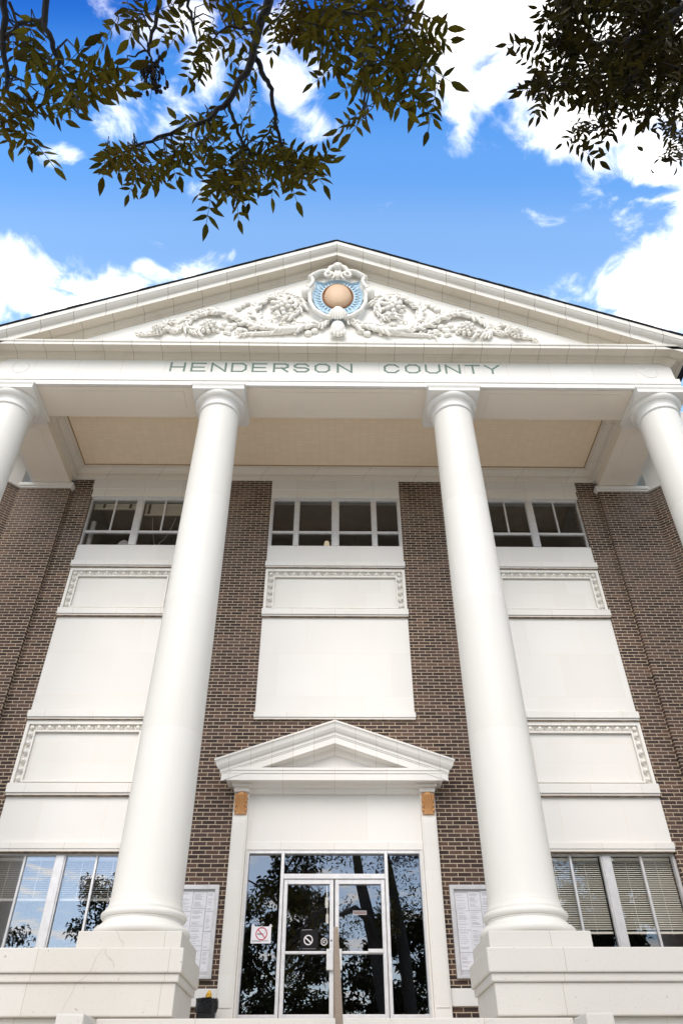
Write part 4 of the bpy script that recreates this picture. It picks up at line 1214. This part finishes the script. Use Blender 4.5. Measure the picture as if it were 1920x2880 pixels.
polyline(tw, [(590, 80, 4.9), (560, 60, 4.9), (520, 62, 4.9), (490, 90, 4.9)], [.014, .011, .008, .004], skel)
polyline(tw, [(420, -30, 4.7), (440, 30, 4.7), (452, 100, 4.7)], [.012, .009, .005], skel)
D1 = polyline(tw, [(850, -60, 4.4), (862, 0, 4.4), (862, 70, 4.4), (850, 150, 4.4), (835, 230, 4.4)], [.030, .026, .020, .012, .006], skel)
polyline(tw, [(862, 60, 4.4), (900, 100, 4.4), (960, 150, 4.4), (1000, 190, 4.4)], [.016, .012, .008, .004], skel)
polyline(tw, [(860, 10, 4.4), (920, 20, 4.4), (985, 40, 4.4)], [.012, .009, .004], skel)
polyline(tw, [(860, 20, 4.4), (780, 40, 4.5), (690, 40, 4.6)], [.014, .010, .005], skel)
polyline(tw, [(845, 170, 4.4), (830, 260, 4.4), (845, 295, 4.4)], [.007, .005, .003], skel)
LC = [(55, 190, 62, 120, 24, 3.9, .088, .2, 1), (150, 175, 75, 75, 16, 3.85, .088, .9, .4), (190, 170, 45, 50, 7, 3.85, .09, 1, .1), (110, 240, 80, 50, 14, 3.9, .092, .6, .8), (60, 70, 60, 60, 8, 3.9, .085, .2, .9), (30, 320, 22, 35, 4, 3.9, .085, .1, 1),
      (290, 20, 55, 35, 7, 4.4, .085, .1, 1), (340, 55, 30, 40, 5, 4.4, .09, .15, 1), (455, 40, 70, 50, 14, 4.7, .085, .2, 1), (530, 55, 60, 60, 16, 4.8, .085, -.2, 1), (470, 130, 45, 35, 8, 4.75, .085, -.3, 1), (545, 175, 40, 40, 7, 4.85, .085, -.2, 1), (555, 225, 25, 25, 3, 4.85, .085, -.2, 1),
      (330, 368, 80, 35, 26, 4.65, .082, -.2, .9), (262, 352, 40, 14, 7, 4.6, .082, -.9, .4), (440, 345, 55, 40, 24, 4.7, .082, -.1, 1), (530, 375, 72, 45, 34, 4.8, .082, .1, 1), (620, 375, 75, 42, 32, 4.85, .082, .4, .8), (690, 370, 40, 26, 14, 4.9, .082, 1, .15), (735, 376, 30, 12, 6, 4.9, .082, 1, .1), (560, 425, 70, 28, 16, 4.8, .085, .2, 1), (640, 415, 50, 25, 10, 4.85, .084, .6, .8), (345, 400, 22, 30, 4, 4.65, .082, 0, 1), (480, 440, 20, 16, 2, 4.75, .085, .1, 1), (520, 290, 60, 30, 8, 4.8, .08, .3, .9), (640, 305, 40, 26, 7, 4.9, .075, .4, .8),
      (720, 40, 90, 65, 46, 4.6, .072, .1, 1), (800, 70, 80, 85, 48, 4.4, .082, .1, 1), (880, 60, 70, 70, 34, 4.4, .085, .3, 1), (950, 70, 50, 55, 14, 4.4, .09, .9, .4), (950, 150, 60, 65, 22, 4.4, .09, .8, .7), (870, 160, 60, 70, 26, 4.4, .085, .2, 1), (800, 170, 55, 50, 14, 4.4, .08, -.2, 1), (985, 190, 30, 40, 7, 4.4, .092, .9, .6), (840, 265, 26, 28, 5, 4.4, .088, .1, 1), (660, 90, 40, 25, 6, 4.7, .06, .1, 1)]
scatter(lv, tw, R, LC, skel, .44)
# trunk and the limbs that carry those boughs, plus the crown behind the lens
def P3(*p): return [Vector(q) for q in p]
trunkpts = P3((2.7, -20.6, GZ - .1), (2.55, -20.5, 1.0), (2.25, -20.3, 3.5), (1.75, -20.0, 6.2), (1.2, -19.6, 8.4), (.9, -19.2, 10.5))
tk = MB(); tk.tube(trunkpts, [.42, .36, .33, .28, .22, .12], 14)
tk.tube(P3((2.9, -20.7, .2), (3.3, -20.9, 3), (3.05, -20.9, 6), (2.65, -20.7, 8.5), (2.3, -20.4, 10.5)), [.25, .27, .25, .2, .1], 12)
hub = Vector((.9, -17.2, 6.8))
tk.tube([trunkpts[3], Vector((1.5, -18.8, 6.7)), hub, Vector((.3, -15.9, 6.3))], [.2, .16, .12, .07], 10)
top = Vector((.3, -15.9, 6.3))
for tip in (A1[0], A2[0], B1[0], C1[0], D1[0], at(420, -30, 4.7), at(300, -60, 4.4)):
    mid = (top + tip) * .5 + Vector((0, 0, .35)); tk.tube([top, mid, tip], [.05, .035, .022], 8)
bark = part(tk, 'trunk', M['bark'], parent=T1, smooth=60)
part(tw, 'branch', M['twig'], parent=T1, smooth=60)


def crown_clumps(lv, R, clumps, per, leaf):
    for (cx, cy, cz, r) in clumps:
        for _ in range(per):
            v = Vector((R.gauss(0, 1), R.gauss(0, 1), R.gauss(0, .8)))
            v = v.normalized() * r * (R.random() ** .45); p = Vector((cx, cy, cz)) + v
            d = Vector((R.gauss(0, 1), R.gauss(0, 1), R.gauss(-.4, .6))).normalized()
            nn = Vector((R.gauss(0, .6), R.gauss(0, .6), 1)); l = leaf * R.uniform(.7, 1.3)
            lv.leaflet(p, d, nn, l, l * .42, R.uniform(0, .3), .2)


cl = [(.9 + R.gauss(0, 2.2), -20.2 + R.gauss(0, 1.6), R.uniform(6.5, 11.5), R.uniform(.6, 1.1)) for _ in range(16)] + [(-1.5 + R.gauss(0, 1.4), -20.5 + R.gauss(0, 1), R.uniform(4.5, 8.5), R.uniform(.5, .9)) for _ in range(10)]
crown_clumps(lv, R, cl, 170, .15)
part(lv, 'crown', M['leaf'], parent=T1)
# withered flower clusters on a bare twig
w = MB()
for _ in range(46):
    t = R.random(); x = 352 + R.gauss(0, 16) + 10 * t; y = 130 + t * 75 + R.gauss(0, 5); p = at(x, y, 4.5 + R.gauss(0, .03))
    w.ell(p, (R.uniform(.010, .02), R.uniform(.008, .014), R.uniform(.010, .026)), Matrix.Rotation(R.uniform(0, 3), 3, 'X') @ Matrix.Rotation(R.uniform(0, 3), 3, 'Z'), 6, 4)
for k in range(9):
    x = 348 + R.gauss(0, 15); w.tube([at(350 + k, 142, 4.5), at(x, 175, 4.5), at(x + R.gauss(0, 8), 205, 4.5)], [.004, .003, .002], 4)
w.tube([at(350, 150, 4.5), at(338, 180, 4.5), at(318, 215, 4.5)], [.004, .003, .002], 4)
for k in range(6): w.ell(at(317 + R.gauss(0, 4), 214 + R.gauss(0, 2), 4.5), (.018, .012, .014), None, 6, 4)
for k in range(24): w.tube([at(350, 142, 4.5), at(352 + R.gauss(0, 8), 160, 4.5), at(352 + R.gauss(0, 16), 185 + R.gauss(0, 15), 4.5)], [.003, .002, .002], 4)
tag(part(w, 'withered_flowers', M['dry'], parent=T1), kind='stuff')

# tree to the right
T2 = empty('fine_leaved_tree', (7.4, -12.6, GZ))
tag(T2, 'dense dark tree with fine leaflets overhanging the right end of the pediment', 'tree')
lv = Leaves(); tw = MB(); skel = []
E1 = polyline(tw, [(1640, -60, 7.0), (1560, 20, 7.0), (1450, 90, 7.0), (1330, 110, 7.0), (1250, 120, 7.0)], [.05, .04, .028, .016, .006], skel)
polyline(tw, [(1560, 20, 7.0), (1470, 160, 7.0), (1410, 230, 7.0), (1370, 300, 7.0)], [.03, .022, .014, .005], skel)
polyline(tw, [(1600, 100, 7.4), (1560, 200, 7.4), (1540, 300, 7.4)], [.03, .02, .006], skel)
polyline(tw, [(1450, 90, 7.0), (1340, 180, 7.0), (1260, 200, 7.0)], [.018, .012, .005], skel)
polyline(tw, [(1560, 0, 7.0), (1400, 10, 7.0), (1290, 20, 7.0)], [.025, .015, .005], skel)
LC = [(1300, 55, 65, 55, 34, 7.0, .105, -.8, .7), (1390, 60, 90, 75, 90, 7.0, .105, -.2, 1), (1500, 70, 80, 85, 120, 7.1, .105, .0, 1), (1410, 140, 90, 55, 80, 7.0, .105, -.2, 1), (1500, 160, 80, 65, 90, 7.1, .105, .1, 1), (1250, 120, 40, 40, 12, 7.0, .105, -.8, .7), (1235, 205, 30, 30, 12, 7.0, .105, -.5, 1), (1265, 190, 35, 30, 12, 7.0, .105, -.5, .9), (1320, 150, 50, 45, 24, 7.0, .105, -.4, 1), (1365, 300, 40, 30, 16, 7.0, .088, -.2, 1), (1385, 255, 22, 25, 8, 7.0, .105, 0, 1), (1330, 345, 14, 10, 1, 7.0, .105, -.6, .8), (1400, 205, 60, 30, 30, 7.0, .105, 0, 1), (1500, 235, 50, 30, 18, 7.2, .085, .1, 1), (1545, 270, 40, 50, 34, 9.5, .085, .2, 1), (1555, 330, 22, 30, 12, 9.5, .085, .2, 1), (1490, 255, 20, 14, 4, 7.2, .085, -.3, 1), (1270, 20, 40, 30, 12, 7.0, .105, -.6, .8), (1420, 0, 130, 40, 60, 7.0, .105, 0, 1)]
scatter(lv, tw, R, LC, skel, .50)
tk = MB(); tk.tube(P3((7.4, -12.6, GZ - .1), (7.3, -12.6, 1.5), (7.0, -12.7, 4), (6.6, -12.8, 6.5), (6.3, -13, 9)), [.34, .28, .24, .18, .08], 12)
for tip in (E1[0], at(1600, 100, 7.4), at(1640, -20, 7)):
    b0 = Vector((6.85, -12.75, 5)); tk.tube([b0, (b0 + tip) * .5 + Vector((0, 0, .3)), tip], [.11, .08, .045], 8)
cl = [(7.6 + R.gauss(0, 1.3), -12.9 + R.gauss(0, 1.3), R.uniform(6.5, 10.5), R.uniform(.6, 1.0)) for _ in range(14)]
crown_clumps(lv, R, cl, 150, .13)
part(tk, 'trunk', M['bark'], parent=T2, smooth=60); part(tw, 'branch', M['twig'], parent=T2, smooth=60); part(lv, 'crown', M['leaf_dark'], parent=T2)

# trees across the lawn, mirrored in the glass
for i, (x, y, h, r, nc, lf, lab) in enumerate(((-2.4, -24.5, 14.5, 3.9, 120, .28, 'broad tree across the lawn mirrored in the left door glass'), (14.2, -24.0, 15.0, 5.6, 210, .36, 'tall tree across the lawn mirrored dark in the right ground floor window'),
                                  (-11.2, -25.5, 10.3, 2.2, 34, .22, 'slim tree across the lawn mirrored beside the left column base'), (-17.0, -27.5, 8.9, 2.8, 34, .22, 'low tree across the lawn mirrored at the foot of the left ground floor window'), (3.6, -26.5, 8.3, 3.4, 95, .28, 'round tree across the lawn mirrored in the right door glass'),
                                  (-6.4, -30.0, 8.5, 3.4, 60, .30, 'bushy tree across the lawn behind the broad tree'), (.6, -31.0, 7.4, 3.6, 80, .30, 'bushy tree across the lawn between the broad and the round tree'), (8.2, -30.5, 8.5, 3.6, 80, .32, 'bushy tree across the lawn behind the round tree'))):
    T = empty('lawn_tree', (x, y, GZ)); tag(T, lab, 'tree', 'trees across the lawn')
    tk = MB(); tk.tube(P3((x, y, GZ - .1), (x + .1, y, h * .3), (x - .1, y + .1, h * .6), (x, y, h * .9)), [.3, .22, .15, .04], 10)
    for k in range(7):
        a = R.uniform(0, 6.28); z = R.uniform(.25, .7) * h; q = Vector((x + math.cos(a) * r * .8, y + math.sin(a) * r * .8, z + r * .5)); tk.tube([Vector((x, y, z)), (Vector((x, y, z)) + q) * .5 + Vector((0, 0, .2)), q], [.08, .05, .02], 6)
    lv = Leaves(); cl = []
    for _ in range(nc):
        a = R.uniform(0, 6.28); t = R.random(); z = -.6 + (h + .6) * t; rr = r * (1 - .5 * t) * math.sqrt(R.random()); cl.append((x + rr * math.cos(a), y + rr * math.sin(a), z, R.uniform(.45, .85)))
    crown_clumps(lv, R, cl, 170, lf)
    part(tk, 'trunk', M['bark'], parent=T, smooth=60); part(lv, 'crown', M['leaf_bg'], parent=T)

# ------------------------------------------------------------------ sky and sun
SUN_EL, SUN_AZ = 42.0, -8.0      # azimuth measured from straight behind the camera towards its left
SKY_STRENGTH, CLOUD = .12, 13.0
wd = bpy.data.worlds.new('World'); sc.world = wd; wd.use_nodes = True
nt = wd.node_tree; nt.nodes.clear()
out = nt.nodes.new('ShaderNodeOutputWorld'); bg = nt.nodes.new('ShaderNodeBackground'); bg.inputs[1].default_value = SKY_STRENGTH
sky = nt.nodes.new('ShaderNodeTexSky'); sky.sky_type = 'NISHITA'; sky.sun_disc = False
sky.sun_elevation = math.radians(SUN_EL); sky.sun_rotation = math.radians(180 - SUN_AZ); sky.altitude = 150; sky.air_density = 1.0; sky.dust_density = .6; sky.ozone_density = 2.5
tc = nt.nodes.new('ShaderNodeTexCoord'); sx = nt.nodes.new('ShaderNodeSeparateXYZ'); nt.links.new(tc.outputs['Generated'], sx.inputs[0])
zc = mathn(nt, 'MAXIMUM', sx.outputs[2], .10)
cx = nt.nodes.new('ShaderNodeCombineXYZ'); nt.links.new(mathn(nt, 'DIVIDE', sx.outputs[0], zc), cx.inputs[0]); nt.links.new(mathn(nt, 'DIVIDE', sx.outputs[1], zc), cx.inputs[1])
P = cx.outputs[0]
nz = N(nt, 'ShaderNodeTexNoise', i_Scale=11.0, i_Detail=10.0, i_Roughness=.62, i_Distortion=.5); nt.links.new(P, nz.inputs['Vector'])
nz2 = N(nt, 'ShaderNodeTexNoise', i_Scale=2.3, i_Detail=5.0, i_Roughness=.55); nt.links.new(P, nz2.inputs['Vector'])
BL = [(.25, .30, .15, .10, 1.5), (.20, .375, .065, .065, 1.2), (.33, .37, .12, .075, 1.4), (.42, .43, .085, .06, 1.2), (.40, .30, .18, .12, 1.6), (.485, .47, .06, .05, .95), (.16, .42, .05, .035, .6),
      (.45, .645, .08, .055, 1.2), (.54, .60, .085, .075, 1.4), (.52, .68, .10, .07, 1.4), (.42, .665, .06, .045, 1.1), (.45, .605, .03, .05, .75), (.30, .69, .035, .03, .55),
      (-.505, .65, .085, .065, 1.4), (-.43, .70, .10, .05, 1.3), (-.345, .66, .085, .04, 1.2), (-.265, .645, .08, .026, 1.05), (-.19, .625, .05, .018, .5),
      (-.37, .476, .032, .022, .75), (-.18, .50, .028, .03, .68), (-.068, .33, .05, .05, .80), (-.035, .39, .04, .035, .66), (-.216, .30, .08, .05, .72), (-.14, .36, .06, .05, .66), (-.27, .40, .06, .04, .64), (-.20, .42, .05, .05, .6), (-.44, .40, .04, .03, .6), (.31, .52, .05, .015, .42), (.39, .56, .03, .03, .45)]
nw = N(nt, 'ShaderNodeTexNoise', i_Scale=6.0, i_Detail=3.0, i_Roughness=.6); nt.links.new(P, nw.inputs['Vector'])
wv = N(nt, 'ShaderNodeVectorMath', operation='SUBTRACT'); nt.links.new(nw.outputs['Color'], wv.inputs[0]); wv.inputs[1].default_value = (.5, .5, .5)
ws = N(nt, 'ShaderNodeVectorMath', operation='SCALE'); nt.links.new(wv.outputs[0], ws.inputs[0]); ws.inputs[3].default_value = .16
wa = N(nt, 'ShaderNodeVectorMath', operation='ADD'); nt.links.new(P, wa.inputs[0]); nt.links.new(ws.outputs[0], wa.inputs[1])
PW = wa.outputs[0]
val = None
for bx_, by_, rx, ry, wt in BL:
    a = N(nt, 'ShaderNodeVectorMath', operation='SUBTRACT'); nt.links.new(PW, a.inputs[0]); a.inputs[1].default_value = (bx_, by_, 0)
    b = N(nt, 'ShaderNodeVectorMath', operation='MULTIPLY'); nt.links.new(a.outputs[0], b.inputs[0]); b.inputs[1].default_value = (1 / rx, 1 / ry, 0)
    l = N(nt, 'ShaderNodeVectorMath', operation='LENGTH'); nt.links.new(b.outputs[0], l.inputs[0])
    mr = nt.nodes.new('ShaderNodeMapRange'); mr.inputs[1].default_value = 1.6; mr.inputs[2].default_value = .25; mr.inputs[3].default_value = 0; mr.inputs[4].default_value = wt
    nt.links.new(l.outputs['Value'], mr.inputs[0])
    val = mr.outputs[0] if val is None else mathn(nt, 'MAXIMUM', val, mr.outputs[0])
for hx, hy, rx, ry, wt in ((.205, .415, .03, .035, .7), (.44, .488, .06, .016, .75)):
    a = N(nt, 'ShaderNodeVectorMath', operation='SUBTRACT'); nt.links.new(PW, a.inputs[0]); a.inputs[1].default_value = (hx, hy, 0)
    b = N(nt, 'ShaderNodeVectorMath', operation='MULTIPLY'); nt.links.new(a.outputs[0], b.inputs[0]); b.inputs[1].default_value = (1 / rx, 1 / ry, 0)
    l = N(nt, 'ShaderNodeVectorMath', operation='LENGTH'); nt.links.new(b.outputs[0], l.inputs[0])
    mr = nt.nodes.new('ShaderNodeMapRange'); mr.inputs[1].default_value = 1.4; mr.inputs[2].default_value = .1; mr.inputs[3].default_value = 0; mr.inputs[4].default_value = wt
    nt.links.new(l.outputs['Value'], mr.inputs[0]); val = mathn(nt, 'SUBTRACT', val, mr.outputs[0])
back = ramp(nt, sx.outputs[1], .12, -.15)
bcl = mathn(nt, 'MULTIPLY', back, ramp(nt, nz2.outputs[0], .40, .66))
val = mathn(nt, 'MAXIMUM', val, mathn(nt, 'MULTIPLY', bcl, 1.1))
v = mathn(nt, 'ADD', val, mathn(nt, 'MULTIPLY', mathn(nt, 'SUBTRACT', nz.outputs[0], .5), 2.5))
cm = ramp(nt, v, .30, 1.18)
cm = mathn(nt, 'MULTIPLY', cm, ramp(nt, sx.outputs[2], -.02, .12))
skc = nt.nodes.new('ShaderNodeHueSaturation'); skc.inputs['Hue'].default_value = .5; skc.inputs['Saturation'].default_value = 1.12; skc.inputs['Value'].default_value = 1.0
nt.links.new(sky.outputs[0], skc.inputs['Color'])
sxp = nt.nodes.new('ShaderNodeSeparateXYZ'); nt.links.new(P, sxp.inputs[0])
gr = nt.nodes.new('ShaderNodeValToRGB'); gr.color_ramp.interpolation = 'EASE'
t = mathn(nt, 'DIVIDE', mathn(nt, 'ADD', sxp.outputs[1], 1.0), 3.0, clamp=True)
nt.links.new(t, gr.inputs[0]); e = gr.color_ramp.elements
q = e.new(0.0); q.color = (.32, .295, .27, 1)
e[0].position = 0.0; e[0].color = (.32, .295, .27, 1); e[1].position = (-.2 + 1) / 3; e[1].color = (.185, .15, .115, 1)
q = e.new(.98); q.color = (.55, .48, .42, 1)
# e[0].color = (.185, .15, .115, 1); e[1].position = (3 * .6 + .2) / 3 + .3; e[1].color = (.55, .48, .42, 1)
for pos, c in ((.27, (.05, .19, .37)), (.36, (.22, .41, .52)), (.46, (.40, .52, .55)), (.57, (.70, .64, .56)), (.75, (.98, .80, .62))):
    q = e.new((pos + 1) / 3); q.color = (*c, 1)
gm = nt.nodes.new('ShaderNodeVectorMath'); gm.operation = 'MULTIPLY'; nt.links.new(skc.outputs[0], gm.inputs[0]); nt.links.new(gr.outputs[0], gm.inputs[1])
gs = nt.nodes.new('ShaderNodeVectorMath'); gs.operation = 'SCALE'; nt.links.new(gm.outputs[0], gs.inputs[0]); gs.inputs[3].default_value = 5.3
col = mixc(nt, cm, gs.outputs[0], (CLOUD, CLOUD * .985, CLOUD * .96))
nt.links.new(col, bg.inputs[0]); nt.links.new(bg.outputs[0], out.inputs[0])

sd = bpy.data.lights.new('sun', 'SUN'); sd.energy = 1.9; sd.angle = math.radians(44); sd.color = (1, .91, .79)
so = bpy.data.objects.new('sun', sd); COL.objects.link(so)
el, az = math.radians(SUN_EL), math.radians(SUN_AZ)
sdir = Vector((math.sin(az) * math.cos(el), -math.cos(az) * math.cos(el), math.sin(el)))
so.location = sdir * 60; so.rotation_euler = (-sdir).to_track_quat('-Z', 'Y').to_euler()

sc.view_settings.view_transform = 'Standard'; sc.view_settings.look = 'None'; sc.view_settings.gamma = 1.0; sc.view_settings.use_curve_mapping = False
sc.view_settings.exposure = 0.40
sc.cycles.max_bounces = 8; sc.cycles.diffuse_bounces = 4; sc.cycles.glossy_bounces = 4; sc.cycles.transparent_max_bounces = 16
